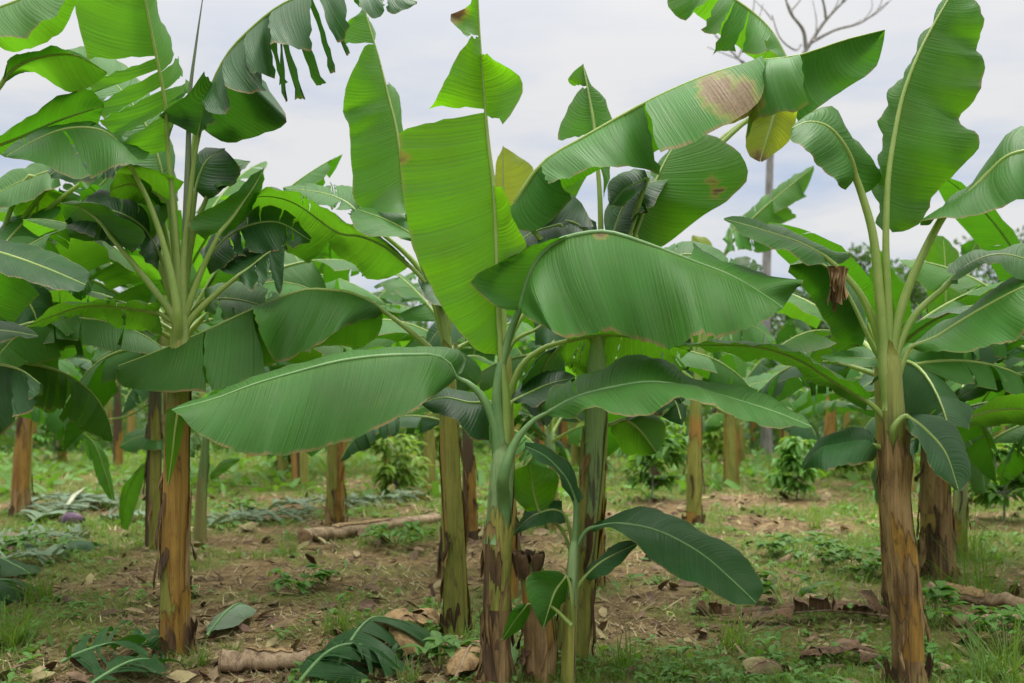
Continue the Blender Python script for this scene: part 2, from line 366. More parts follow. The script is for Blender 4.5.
# ------------------------------------------------------------------ pseudostem
def pseudostem(parent, path, radii, mat, rng, origin, sheaths=4, smat='sheath', collars=()):
    P = catmull(path, 22); rad = np.interp(np.linspace(0, 1, 22), np.linspace(0, 1, len(radii)), radii); rad[-2] *= .88; rad[-1] *= .45
    th = np.linspace(0, 2 * math.pi, 22, endpoint=False)
    T = norm(np.gradient(P, axis=0)); X = norm(np.cross(T, [0, 1.0, 0])); Y = np.cross(T, X)
    ph = rng.uniform(0, 6)
    def ring(i_, ang, off):
        p = np.array([np.interp(i_, np.arange(22), P[:, k]) for k in range(3)])
        x = np.array([np.interp(i_, np.arange(22), X[:, k]) for k in range(3)]); y = np.array([np.interp(i_, np.arange(22), Y[:, k]) for k in range(3)])
        r = np.interp(i_, np.arange(22), rad) * (1 + .035 * math.sin(3 * ang + ph + i_ * .12) + .02 * math.sin(5 * ang - i_ * .3)) + off
        return p - x * r * math.cos(ang) + y * r * math.sin(ang)
    mb = MB(); Gd = np.array([[ring(i, a, 0) for a in th] for i in range(22)])
    h = np.repeat(np.linspace(0, 1, 22)[:, None], 22, 1)
    mb.grid(Gd, None, h, wrap=True)
    mb.f.append(tuple(21 * 22 + j for j in range(22)))
    st = mb.build('pseudostem', mat, parent, 'h', origin=origin)
    kinds = {'sheath': ['sheathgreen', 'sheathochre', 'sheathochre', 'sheath', 'sheathgreen'], 'sheathdark': ['sheathgreen', 'sheath', 'sheathgreen', 'sheath', 'sheathdark'], 'olive': ['sheathgreen', 'sheathgreen', 'sheathochre', 'sheathgreen', 'sheath']}[smat]
    a0 = rng.uniform(0, 6.28)
    for k in range(sheaths):                       # outer sheaths end lower, with split, frayed tops
        a0 += 2.4 + rng.uniform(-.4, .4); aw = rng.uniform(1.3, 2.6)
        i1 = 18.5 - 15.5 * (k + rng.uniform(-.2, .6)) / max(sheaths, 2); i1 = min(max(i1, 3.0), 19.5); i0 = 0 if rng.random() < .6 else i1 * rng.uniform(.1, .5)
        sb = MB(); n1, n2 = 18, 15; tops = rng.uniform(-1.1, .9, n2); slant = rng.uniform(-1.6, 1.6)
        Q = np.zeros((n1, n2, 3)); hh = np.zeros((n1, n2)); pk = rng.uniform(.3, .7); fl = rng.uniform(.002, .012)
        for j in range(n2):
            q = j / (n2 - 1); ang = a0 + aw * (q - .5)
            top = max(i1 - abs(q - pk) ** 1.3 * 6 + tops[j] + slant * (q - .5), i0 + .6)
            for i in range(n1):
                e = i / (n1 - 1); off = .0015 + .0011 * k + fl * max(0, (e - .8) / .2) ** 2 * (.5 + q) + .0035 * (abs(q - .5) * 2) ** 6
                Q[i, j] = ring(i0 + (top - i0) * e, ang + .10 * aw * (q - .5) * (1 - e), off)
                hh[i, j] = max(np.clip((abs(q - .5) * 2 - .84) / .16, 0, 1), np.clip((e - .92) / .08, 0, 1))
        sb.grid(Q, None, hh)
        sb.build('leaf_sheath', M[kinds[k % 5]], st, 'h', origin=origin)
    for i1, cm, fl, a0, aw in collars:                 # broken sheaths that wrap the stem, their torn rim standing off
        sb = MB(); n1, n2 = 16, 29; jag = rng.uniform(-.45, .45, n2); jag[::4] -= rng.uniform(.2, 1.4, len(jag[::4])); Q = np.zeros((n1, n2, 3)); hh = np.zeros((n1, n2)); i0 = max(0, i1 - 7.5); w1, w2 = rng.uniform(0, 6, 2)
        for j in range(n2):
            q = j / (n2 - 1); ang = a0 + aw * (q - .5); top = i1 + jag[j] + .8 * math.sin(ang * 2 + w1)
            for i in range(n1):
                e = i / (n1 - 1)
                Q[i, j] = ring(i0 + (top - i0) * e, ang, .0025 + .0013 * (len(collars) - collars.index((i1, cm, fl, a0, aw))) + fl * (.5 + .5 * math.sin(ang * 1.7 + w2)) * max(0, (e - .55) / .45) ** 2)
                hh[i, j] = max(np.clip((e - .88) / .12, 0, 1), np.clip((abs(q - .5) * 2 - .9) / .1, 0, 1))
        sb.grid(Q, None, hh); sb.build('broken_sheath', M[cm], st, 'h', origin=origin)
    for k in range(0 if sheaths < 4 else 9):             # stubs of old sheaths standing off the foot
        sb = MB(); ac = rng.uniform(0, 6.28); wv = rng.uniform(.25, .6); top = rng.uniform(1.0, 3.2); out = rng.uniform(.01, .06); Q = np.zeros((9, 7, 3)); jag = rng.uniform(-.5, .5, 7)
        for i in range(9):
            e = i / 8
            for j in range(7): Q[i, j] = ring(max(.2, (top + jag[j] * e) * e), ac + wv * (j - 3) / 3 * (1 - .3 * e), .004 + .022 * (1 - e) + out * e * e + .006 * math.sin(j * 2 + e * 4))
        sb.grid(Q, None, np.full((9, 7), .2)); sb.build('sheath_stub', M['sheathdark' if rng.random() < .65 else 'sheath'], st, 'h', origin=origin)
    for k in range(0 if sheaths < 3 else sheaths + 1):   # withered strips peeling away
        sb = MB(); a0 = rng.uniform(0, 6.28); i0 = rng.uniform(3, 15); ln = rng.uniform(1.5, 4.5); wv = rng.uniform(.12, .4); n1 = 12; Q = np.zeros((n1, 5, 3)); cv = rng.uniform(.01, .05); wob = rng.uniform(0, 6)
        for i in range(n1):
            e = i / (n1 - 1)
            for j in range(5): Q[i, j] = ring(max(0, i0 - ln * e + .25 * math.sin(j * 2.1 + wob)), a0 + wv * (j - 2) / 2 * (1 - .6 * e) + .12 * math.sin(e * 5 + wob), .008 + cv * e ** 1.5 + .008 * math.sin(j * 1.7 + e * 7 + wob))
        sb.grid(Q, None, np.full((n1, 5), .3)); sb.build('dry_strip', M['sheath' if rng.random() < .5 else 'sheathdark'], st, 'h', origin=origin)
    return st

# ------------------------------------------------------------------ a whole plant grown by rule (for the rows behind)
def grown_leaf(parent, base, az, el, L, W, bend, rng, col, ntear, lod=1, hang=.5, origin=(0, 0, 0)):
    n = 30; s = np.linspace(0, 1, n); pet = .16
    e = el - bend * np.clip((s - .08), 0, 1) ** 1.35
    azs = az + rng.uniform(-.25, .25) * s
    d = np.stack([np.cos(e) * np.cos(azs), np.cos(e) * np.sin(azs), np.sin(e)], 1)
    P = np.asarray(base) + np.vstack([[0, 0, 0], np.cumsum(d[:-1] * L / (n - 1), axis=0)])
    side = np.stack([-np.sin(azs), np.cos(azs), 0 * s], 1); T = norm(np.gradient(P, axis=0)); up = norm(np.cross(T, side))
    up[up[:, 2] < 0] *= 1.0
    mb = MB()
    for sg in (1, -1):
        cuts = np.r_[pet, np.sort(rng.uniform(pet + .05, .97, ntear)), 1.0]
        base_f = hang * rng.uniform(.6, 1.3)
        for a, b in zip(cuts[:-1], cuts[1:]):
            if b - a < .012: continue
            m = max(3, int((b - a) * L * (9 if lod else 5)) + 2); us = np.linspace(a, b, m)
            mm = np.stack([np.interp(us, s, P[:, k]) for k in range(3)], 1)
            sd = np.stack([np.interp(us, s, side[:, k]) for k in range(3)], 1); uu = np.stack([np.interp(us, s, up[:, k]) for k in range(3)], 1)
            tt = np.stack([np.interp(us, s, T[:, k]) for k in range(3)], 1)
            w = W * prof((us - pet) / (1 - pet)); f = base_f + (rng.uniform(-.35, .6) if ntear > 2 else 0)
            f = np.clip(f, -.3, 1.45)
            E = mm + w[:, None] * (sd * sg * math.cos(f) - uu * math.sin(f)) + tt * w[:, None] * .18
            if ntear > 2: E[:, 2] -= w * .25 * rng.random() * math.cos(f)
            cen = E.mean(0); E = cen + (E - cen) * (1 - .12 * (ntear > 2))
            blade_strip(mb, mm, E, us * L, us, rng, .07, .008, nv=5 if lod else 4)
    o = mb.build('leaf', M[col], parent, origin=origin)
    rb = MB(); rr = np.where(s < pet, .024 - (s / pet) * .009, .015 * (1 - (s - pet) / (1 - pet)) + .003)
    tube(rb, P[::2 if lod else 4], rr[::2 if lod else 4], 6 if lod else 5)
    rb.build('midrib', M['rib'], o, origin=origin)
    return o
def grown_plant(seed, H, r, nleaf, L, W, tear, stem='stemA', lod=1, spread=1.0, cols=('mature', 'fresh', 'mature', 'deep'), top_el=82):
    rng = np.random.default_rng(seed)
    root = thing('banana_plant', None, 'banana plant', (0, 0, 0))
    lean = rng.uniform(-.05, .05, 2)
    path = [(0, 0, -.15), (lean[0] * .4 * H, lean[1] * .4 * H, H * .4), (lean[0] * H, lean[1] * H, H)]
    pseudostem(root, path, [r * 1.15, r, r * .72], M[stem], rng, (0, 0, 0), 4 if lod else 2)
    top = np.array(path[-1]); a = rng.uniform(0, 6.28)
    for i in range(nleaf):
        q = i / max(nleaf - 1, 1)
        el = R(top_el) - q * R(62) * spread + rng.uniform(-.12, .12); bend = R(35) + q * R(75) + rng.uniform(-.2, .3)
        a += 2.4 + rng.uniform(-.35, .35)
        base = top + np.array([math.cos(a), math.sin(a), 0]) * r * .35 - np.array([0, 0, q * .22])
        grown_leaf(root, base, a, el, L * rng.uniform(.8, 1.1) * (.85 if i == 0 else 1), W * rng.uniform(.85, 1.1), bend, rng,
                   cols[int(rng.integers(len(cols)))] if i else ('fresh' if lod == 0 else cols[0]), int(rng.integers(tear[0], tear[1] + 1)), lod, .2 + .5 * q)
    return root
SKY_LO, SKY_HI, EXPO = .71, 6.8, 0.2
# ------------------------------------------------------------------ the plants of the front row, leaf by leaf
def st(p, a=0.0, b=1.0, **k): return dict(p=p, a=a, b=b, **k)
def plant(label, D, path, wpx, mat, seed, sheaths=5, smat='sheath', group='banana plants of the front row', collars=()):
    """path: (px, py) from the foot up; wpx: widths in px along it"""
    o = world(path[0][0], path[0][1], D); o[2] = 0
    root = thing('banana_plant', label, 'banana plant', tuple(o), group)
    pts = [world(p[0], p[1], D) for p in path]
    if pts[0][2] > -.1: pts = [pts[0] + np.array([0, 0, -.12 - pts[0][2]])] + [p for p in pts if p[2] > .05]
    pseudostem(root, pts, [w / 2 * D / F for w in wpx], M[mat], np.random.default_rng(seed), o, sheaths, smat, list(collars))
    return root, Leafer(root, o, D, path, wpx[-1] / 2 * D / F)

# ---- left plant
p1, L = plant('left front banana plant with tall ochre stem and torn leaf drooping in ribbons', 5.9,
              [(175, 662), (175, 560), (177, 450), (180, 325)], [29, 26, 23, 20], 'stemA', 11, 6, collars=[(13.5, 'sheathochre', .008, 2.4, 3.0), (4.6, 'sheathochre', .02, 1.3, 4.4)])
L([(168, 150), (165, 103), (156, 55), (147, 10), (139, -30), (133, -75)],
  [st([(94, 94), (87, 82)], (159, 68), (156, 58)), st([(104, 118), (93, 105)], (162, 86), (160, 70)),
   st([(117, 139), (99, 121)], (164, 110), (163, 90)), st([(130, 160), (121, 142)], (168, 150), (165, 114)),
   st([(88, 60), (83, 40), (76, 15), (72, -20), (80, -60), (133, -75)], (156, 56), 1.0)],
  [(170, 134), (187, 95), (181, 65), (172, 40), (160, 14), (159, -10), (150, -50), (133, -75)],
  pet=[(181, 320), (178, 260), (172, 190)], col='fresh', dd=(0, -.4), W=.36, sA=-.3, sB=.8)
L([(199, 134), (205, 112), (210, 92), (218, 72), (231, 50), (251, 29), (275, 9), (300, -4), (325, -10), (350, -14), (385, -8), (417, 2)],
  [st([(199, 138), (206, 128), (214, 122)], 0.0, (211, 90)), st([(205, 111), (218, 114), (231, 110)], (209, 96), (229, 53)),
   st([(225, 88), (246, 92), (268, 91)], (226, 58), (250, 30)), st([(249, 72), (262, 74), (275, 79)], (247, 33), (275, 9)),
   st([(273, 45), (290, 46), (313, 51)], (272, 11), (313, -7)),
 st([(334, 40), (341, 41), (349, 26)], (318, -9), (345, -14)), st([(361, 8), (374, 19), (385, 12)], (352, -14), (384, -8)), st([(387, 10), (394, 14), (417, 4)], (385, -8), 1.0)],
  [st([(197, 136), (166, 120), (160, 114), (176, 102), (194, 90), (204, 72)], 0.0, (214, 84), s=-.4),
   st([(206, 132), (224, 142), (244, 140), (263, 134), (287, 120), (268, 88)], .04, (240, 43), s=1.0, W=.5),
   st([(281, 84), (286, 83)], (268, 17), (272, 13)), st([(297, 99), (306, 99)], (276, 10), (281, 6)), st([(315, 85), (325, 84)], (290, 1), (296, -2)),
   st([(331, 73), (336, 72)], (305, -5), (309, -7)), st([(346, 56), (350, 54)], (318, -9), (322, -10)), st([(286, 102), (289, 101)], (281, 7), (283, 5)),
   st([(364, 8), (372, -4)], (335, -12), (348, -14))],
  pet=[(184, 320), (183, 270), (189, 205), (195, 155)], col='deep', dd=(0, -.5), W=.36, sA=-1, sB=.5)
L([(188, 165), (190, 95), (196, 45), (203, -4)], None, None, pet=[(183, 318), (184, 250)], r0=.013, r1=.019, rib='spear', name='spear_leaf')
L([(128, 162), (115, 140), (95, 129), (65, 129), (34, 141), (5, 157)],
  [st([(150, 160), (140, 163), (124, 164), (107, 172), (90, 177)], 0.0, (64, 129)), st([(89, 176), (76, 177), (62, 174), (31, 161), (5, 157)], (62, 129.5), 1.0)],
  [(146, 163), (153, 154), (148, 147), (120, 139), (100, 127), (80, 125), (50, 128), (24, 142), (5, 157)],
  pet=[(178, 318), (169, 265), (150, 205)], col='mature', dd=(0, -.55), W=.36, sA=-1, sB=1, D=5.8)
L([(110, 236), (100, 222), (88, 212), (75, 205), (60, 203)], [(104, 241), (82, 240), (63, 235), (66, 222), (60, 203)],
  [(131, 252), (143, 243), (140, 228), (120, 215), (95, 204), (60, 203)], pet=[(174, 318), (140, 272)], col='mature', dd=(0, .2), sA=1, sB=-1)
L([(158, 313), (120, 307), (85, 306), (55, 315), (26, 327)], [(160, 335), (129, 329), (99, 320), (85, 315), (55, 321), (26, 328)],
  [(160, 303), (133, 301), (112, 303), (88, 301), (54, 305), (26, 325)], pet=[(178, 328), (167, 318)], col='fresh', dd=(0, .1), sA=1, sB=-1, W=.28)
L([(238, 276), (252, 266), (268, 253), (285, 245)], [st([(240, 280), (250, 290), (258, 276)], 0, .45), st([(258, 287), (264, 286), (270, 278)], .4, .7), st([(275, 292), (282, 291), (285, 246)], .65, 1)],
  [(225, 274), (215, 262), (237, 250), (262, 241), (285, 244)], pet=[(186, 327), (205, 304)], col='deep', dd=(0, .2), sA=-1, sB=1)
L([(220, 232), (232, 218), (243, 202), (254, 186), (264, 168)], [(205, 239), (187, 226), (202, 212), (226, 200), (246, 180), (264, 168)],
  [(223, 238), (241, 222), (256, 205), (264, 168)], pet=[(184, 320), (202, 270)], col='mature', dd=(0, .25), sA=-.6, sB=1)
L([(212, 186), (222, 176), (236, 167), (250, 162)], [(214, 190), (232, 184), (240, 174), (250, 162)], [(205, 184), (203, 174), (222, 162), (250, 161)], pet=[(183, 318), (192, 240)], col='mature', D=6.1, dd=(0, .3))
L([(150, 245), (146, 225), (140, 205), (128, 195)], [(152, 240), (170, 210), (165, 180), (130, 185)], [(140, 250), (118, 225), (110, 205), (128, 195)], pet=[(176, 318), (165, 280)], col='fresh', D=6.3, dd=(0, .3))

L([(170, 210), (152, 140), (125, 95), (85, 58), (65, 50)], [(158, 205), (128, 165), (104, 120), (72, 70), (65, 50)], [(178, 200), (168, 130), (140, 80), (100, 50), (65, 49)], pet=[(181, 318), (176, 260)], col='mature', D=6.25, dd=(0, .1), tears=2)
L([(168, 202), (150, 190), (130, 184), (110, 190)], [(170, 208), (150, 205), (128, 200), (110, 197)], [(184, 182), (150, 167), (122, 169), (110, 186)], pet=[(179, 318), (174, 250)], col='fresh', D=6.05, sA=.7, sB=-.7)
L([(196, 190), (200, 175), (208, 160), (225, 150)], [(206, 200), (225, 190), (240, 170), (225, 150)], [(188, 185), (192, 165), (205, 150), (225, 148)], pet=[(183, 318), (190, 240)], col='deep', D=6.2)
L([(160, 255), (140, 225), (105, 210), (70, 225)], [(158, 270), (135, 252), (100, 240), (70, 228)], [(165, 245), (145, 208), (105, 192), (68, 222)], pet=[(178, 318), (170, 285)], col='deep', D=6.2, tears=3)
L([(205, 262), (235, 232), (275, 222), (310, 240)], [(210, 275), (240, 255), (278, 250), (310, 243)], [(200, 252), (232, 215), (278, 203), (311, 238)], pet=[(184, 320), (192, 290)], col='deep', D=6.25, tears=5)
L([(196, 120), (215, 95), (235, 90), (255, 100)], [(198, 135), (220, 120), (240, 115), (255, 103)], [(190, 110), (212, 80), (238, 75), (256, 98)], pet=[(183, 318), (190, 200)], col='mature', D=6.4)
L([(150, 180), (120, 150), (85, 150), (50, 175)], [(150, 198), (118, 178), (85, 182), (50, 178)], [(152, 168), (120, 132), (80, 135), (48, 172)], pet=[(178, 318), (165, 230)], col='deep', D=6.5, tears=4)
L([(205, 300), (235, 300), (270, 310), (305, 335)], [(205, 312), (235, 322), (268, 335), (305, 338)], [(207, 290), (238, 282), (275, 292), (307, 332)], pet=[(184, 335), (193, 312)], col='mature', D=6.3, tears=3)
L([(179, 405), (175, 430), (172, 455), (168, 484)], [(166, 410), (165, 440), (167, 484)], [(186, 410), (181, 442), (169, 485)], col='young', D=5.7, W=.1, sA=-.3, sB=.3, ripple=.004, r1=.009)
# ---- second plant, just left of the centre
p2, L = plant('bare olive banana stem just left of the central plant, behind the broad front leaves', 6.3,
              [(457, 642), (455, 560), (450, 460), (446, 340)], [24, 22, 19, 16], 'stemB', 5, 5, 'olive', collars=[(3.0, 'sheathdark', .03, 1.4, 4.2)])
L([(383, 311), (372, 303), (350, 293), (325, 290), (300, 291), (253, 309), (205, 331), (160, 350), (118, 366)],
  [st([(376, 318), (350, 323), (318, 345), (280, 361), (265, 345), (255, 316)], 0.0, (253, 309), ripple=.02), st([(268, 375), (242, 383), (214, 390), (208, 385)], (252.5, 309.5), (206, 330.5)),
   st([(208, 391), (175, 392), (145, 391), (120, 385), (116, 376), (118, 366)], (205, 331), 1.0)],
  [st(('back', .7), 0, 1)], pet=[(447, 378), (436, 355), (410, 331)], col='mature', dd=(0, -.5), W=.5, sA=-1, ripple=.006, arch=.08)
L([(412, 268), (386, 247), (361, 236), (337, 232), (300, 206), (275, 197), (252, 198), (240, 210)],
  [st([(408, 266), (400, 273), (371, 280), (350, 262), (327, 248)], 0.0, (339, 232)), st([(308, 263), (300, 259), (283, 248), (264, 221), (248, 217), (240, 211)], (339, 232), 1.0)],
  [(404, 258), (380, 238), (361, 226), (340, 219), (310, 199), (280, 189), (258, 192), (240, 209)], pet=[(447, 345), (441, 312), (427, 285)], col='fresh', dd=(0, .1), sA=1, sB=-.8, W=.33)
L([(425, 252), (412, 236), (390, 222), (357, 209)], [(418, 242), (398, 238), (362, 234), (350, 216), (357, 209)], [(416, 233), (410, 216), (380, 209), (357, 208)], pet=[(448, 345), (440, 290)], col='mature', dd=(0, -.2), sA=-1, sB=.7)
L([(362, 218), (345, 202), (320, 193), (283, 188)], [(356, 218), (342, 212), (322, 205), (300, 200), (283, 190)], [(360, 200), (356, 189), (325, 186), (283, 187)], pet=[(446, 345), (420, 270)], col='mature', D=6.7, dd=(0, .2), tears=4)
L([(411, 230), (406, 208), (398, 138), (388, 95), (378, 55), (367, 18), (364, 0)],
  [st([(408, 214), (359, 207), (352, 170), (349, 127), (343, 110), (349, 78), (366, 46)], (407, 212), (374, 44)), st([(338, 44), (346, 24), (364, 10)], (374, 43), 1.0)],
  [st([(399, 118), (397, 92), (388, 83)], (401, 155), (386, 86)), st([(372, 30), (366, 14)], (374, 42), (368, 22))],
  pet=[(447, 345), (437, 300), (421, 262)], col='fresh', dd=(0, .2), W=.3, sA=-.7, sB=1, r1=.014)
L([(448, 300), (440, 285), (430, 278), (418, 280)], [(446, 310), (436, 305), (425, 296), (418, 281)], [(444, 282), (430, 268), (418, 279)], pet=[(447, 345), (449, 320)], col='deep', dd=(0, .2))

# ---- centre plant
p3, L = plant('central banana plant with the big upright leaf and a broad leaf drooping to its right', 5.2,
              [(497, 700), (497, 600), (499, 520), (502, 470), (504, 440)], [28, 26, 25, 25, 22], 'stemC', 21, 6, 'sheathdark', collars=[(15.5, 'sheathgreen', .02, 1.0, 2.4), (12.5, 'sheathdark', .03, 2.6, 2.6), (7.5, 'sheath', .02, 1.6, 3.4)])
L([(455, 376), (449, 364), (436, 356), (415, 355), (380, 356), (340, 361), (300, 371), (255, 384), (220, 397), (195, 404), (172, 410)],
  [(456, 378), (448, 386), (418, 407), (385, 425), (355, 438), (330, 446), (300, 453), (272, 456), (235, 451), (210, 440), (194, 430), (182, 418), (172, 410)],
  [(462, 372), (464, 352), (430, 351), (380, 353.5), (340, 358), (300, 369), (255, 381), (220, 395), (172, 409)],
  pet=[(500, 478), (496, 430), (483, 398), (468, 383)], r0=.060, r1=.012, rib='ribdull', col='mature', dd=(0, -.6), W=.48, sA=-1, sB=1, arch=.07, ripple=.007, tears=-1)
L([(499, 325), (497, 250), (494, 190), (488, 140), (483, 80), (480, 40), (478, 0), (477, -25)],
  [st([(498, 354), (482, 353), (468, 342), (445, 312), (425, 275), (414, 250), (406, 215), (401, 170), (399, 131)], 0.0, (486, 113)),
   st([(430, 107), (438, 98), (452, 72), (471, 38)], (485, 110), (480, 36), curl=.12), st([(466, 36), (449, 17), (468, 6), (477, -16)], (480, 36), .97)],
  [st([(500, 265), (525, 248), (510, 208), (500, 186)], (498, 268), (494, 186)), st([(503, 122), (515, 108), (523, 89), (516, 73), (488, 56)], (486, 114), (482, 54))],
  pet=[(506, 448), (506, 400), (501, 355)], r0=.034, r1=.017, col='young', dd=(0, .15), W=.3, sA=-.7, sB=-.5, arch=.05, ripple=.012, dry=[(455, 12, 10), (402, 158, 6)])
L([(522, 303), (530, 275), (541, 256), (556, 242), (577, 235), (607, 232), (645, 243), (690, 260), (732, 276), (766, 296), (783, 308)],
  [st([(522, 306), (530, 319), (545, 328), (571, 340), (586, 333), (612, 332), (640, 341), (662, 346), (690, 341), (720, 333), (743, 332), (767, 319), (783, 308)], 0, 1)],
  [st([(519, 310), (500, 308), (484, 297), (470, 283), (484, 271), (505, 259), (530, 247), (548, 240), (563, 236)], 0.0, (570, 236), s=-.25, W=.1, arch=.03), st(('back', .6), (570, 236), (690, 260)),
   st([(690, 250), (730, 269), (775, 277), (806, 280), (793, 294), (783, 308)], (690, 260), 1.0, s=1.0)],
  pet=[(503, 452), (497, 395), (508, 340)], r0=.042, r1=.017, rib='ribdull', col='mature', dd=(-.05, -.45), W=.56, sA=-1, arch=.08, ripple=.024, dry=[(600, 231, 7)])
L([(547, 413), (575, 398), (610, 388), (650, 382), (690, 387), (730, 398), (775, 412), (812, 427)],
  [(549, 417), (567, 418), (591, 408), (629, 417), (660, 409), (688, 397), (712, 406), (740, 419), (780, 428), (812, 428)],
  [(543, 406), (553, 389), (578, 376), (605, 368), (640, 354), (672, 366), (692, 383), (706, 383), (760, 393), (800, 414), (812, 426)],
  pet=[(503, 478), (515, 443), (533, 421)], r0=.046, r1=.011, rib='ribdull', col='mature', D=5.0, dd=(0, -.55), W=.34, arch=.08)
L([(490, 402), (470, 403), (445, 398), (421, 403)], [(489, 440), (472, 438), (458, 424), (435, 412), (421, 404)], [(486, 400), (470, 392), (437, 387), (421, 402)], pet=[(500, 452), (497, 420)], col='deep', D=5.45, dd=(0, .1))
L([(567, 341), (600, 335), (640, 338), (690, 350)], [(560, 352), (575, 373), (620, 382), (660, 371), (690, 351)], [(566, 338), (600, 326), (650, 328), (690, 349)], pet=[(505, 440), (516, 376), (540, 350)], col='fresh', D=5.6, dd=(0, .3), sA=1, sB=-1)
L([(512, 402), (530, 393), (550, 384), (575, 378)], [(516, 404), (535, 405), (555, 396), (575, 380)], [(512, 395), (525, 382), (550, 369), (575, 376)], pet=[(504, 445), (507, 420)], col='deep', D=5.5, dd=(0, .2))

# ---- plant right of the centre
p4, L = plant('banana plant right of the centre whose long top leaf carries a brown scorched patch', 5.7,
              [(562, 705), (578, 600), (591, 490), (596, 420), (597, 335)], [38, 32, 25, 22, 18], 'stemC', 33, 5, 'olive')
L([(515, 202), (543, 163), (585, 137), (643, 104), (690, 82), (730, 68), (765, 60), (800, 55), (845, 40), (885, 30)],
  [st([(507, 214), (520, 231), (545, 226), (573, 198)], 0.0, (543, 163)), st([(549, 186), (572, 174), (595, 169), (620, 166), (645, 169), (660, 175)], (541, 166), (644, 103.5), ripple=.012),
   st([(661, 153), (690, 143), (726, 125), (757, 104), (766, 80)], (646, 103), (764, 60), W=.62, arch=.10, ripple=.004),
   st([(747, 136), (757, 118), (787, 113), (806, 104)], (762, 61), (799, 55), ripple=.035, W=.5, arch=.2), st([(797, 124), (803, 119), (839, 93), (866, 76), (878, 64), (883, 44), (885, 31)], (797, 55), 1.0, s=.9, W=.5, ripple=.02, arch=.1)],
  [st(('back', .55), 0, (643, 104)), st(('back', .9), (643, 104), (770, 60)), st(('back', .7), (770, 60), 1.0)],
  pet=[(597, 350), (578, 300), (545, 245), (522, 218)], col='mature', dd=(0, -.25), W=.34, sA=-1, dry=[(720, 92, 17), (738, 103, 19), (708, 84, 9), (745, 90, 10)], ripple=.008)
L([(597, 160), (594, 125), (588, 90), (583, 64)], [st([(575, 200), (556, 185), (556, 168), (585, 137)], 0, (596, 142)), st([(559, 140), (559, 127), (568, 107), (583, 87)], (595, 132), (588, 88)), st([(570, 84), (568, 78), (577, 69), (583, 64)], (588, 86), 1)],
  [(604, 200), (612, 150), (611, 118), (604, 97), (590, 84), (583, 64)], pet=[(598, 345), (601, 270), (600, 200)], col='fresh', D=6.2, dd=(0, .1), sA=.6, sB=.6)
L([(636, 232), (646, 205), (657, 178), (668, 156), (680, 138)], [(626, 236), (611, 209), (627, 189), (650, 172), (680, 138)],
  [(640, 240), (661, 248), (698, 219), (722, 205), (738, 190), (749, 176), (738, 152), (708, 134), (680, 137)], pet=[(603, 345), (615, 285)], col='fresh', D=5.95, dd=(0, .25), sA=.7, sB=.7, W=.34, dry=[(712, 182, 5), (717, 192, 5)])
L([(612, 424), (625, 420), (640, 431), (656, 452)], [(611, 432), (628, 455), (656, 454)], [(640, 414), (662, 418), (665, 440), (657, 452)], pet=[(592, 430), (601, 426)], col='fresh', D=5.9, dd=(0, .1), sA=.6)
L([(790, 66), (770, 30), (740, 3), (705, -14), (670, -15)],
  [st([(789, 72), (771, 50), (765, 42)], 0, (771, 31)), st([(768, 51), (752, 54), (742, 54)], (771, 31), (750, 10)), st([(734, 52), (720, 50), (711, 56)], (750, 10), (735, 0)),
   st([(716, 36), (703, 30)], (735, 0), (722, -7)), st([(694, 12), (684, 20), (668, 7), (670, -15)], (718, -9), 1.0)], [st(('back', .6), 0, 1)],
  pet=[(600, 345), (640, 225), (715, 145), (775, 100)], col='fresh', D=6.6, dd=(0, .1), W=.3, sA=-1)
L([(560, 225), (535, 232), (522, 240), (520, 247)], [(580, 246), (550, 250), (528, 249), (520, 247)], [(594, 226), (573, 197), (540, 205), (518, 231), (520, 246)], pet=[(595, 345), (590, 280)], col='deep', D=5.9, dd=(0, -.1))
L([(648, 178), (640, 183), (625, 190), (610, 205)], [(645, 190), (630, 197), (622, 206), (610, 207)], [(645, 170), (630, 168), (612, 180), (608, 200)], pet=[(600, 345), (612, 290), (640, 200)], col='deep', D=5.75)
L([(776, 106), (771, 125), (765, 145), (760, 161)], [(752, 110), (745, 135), (749, 155), (760, 162)], [(800, 106), (795, 125), (784, 147), (762, 162)], pet=[(603, 345), (640, 235), (700, 165), (750, 118)], col='yellow', D=6.5, sA=.4, sB=.4, dry=[(758, 160, 9)])

# ---- behind the middle
p15, L = plant('banana plant hidden behind the central one, its pale yellow leaf tip showing above', 7.6, [(508, 640), (507, 520), (505, 400), (504, 345)], [22, 20, 18, 15], 'stemB', 92, 3)
L([(503, 215), (503, 180), (503, 146)], [(490, 215), (494, 178), (497, 160), (502, 150)], [(525, 225), (534, 172), (518, 156), (504, 147)], pet=[(504, 350), (503, 280)], col='yellow', sA=.3, sB=.3, W=.2)
L([(480, 320), (462, 318), (440, 330), (425, 350)], [(480, 335), (460, 340), (438, 352), (425, 352)], [(478, 308), (458, 303), (436, 318), (424, 348)], pet=[(503, 360), (495, 330)], col='deep')
L([(535, 330), (560, 315), (590, 318), (620, 335)], [(535, 345), (562, 345), (592, 346), (620, 337)], [(533, 318), (560, 298), (592, 302), (620, 333)], pet=[(505, 360), (515, 340)], col='deep', tears=3)
L([(470, 270), (455, 245), (440, 235), (415, 240)], [(468, 285), (448, 268), (430, 258), (415, 242)], [(474, 255), (458, 228), (436, 220), (415, 238)], pet=[(503, 350), (485, 300)], col='deep')
L([(545, 290), (570, 262), (600, 250), (630, 262)], [(550, 305), (575, 290), (605, 282), (630, 264)], [(540, 275), (565, 242), (600, 232), (630, 260)], pet=[(505, 352), (520, 320)], col='deep')
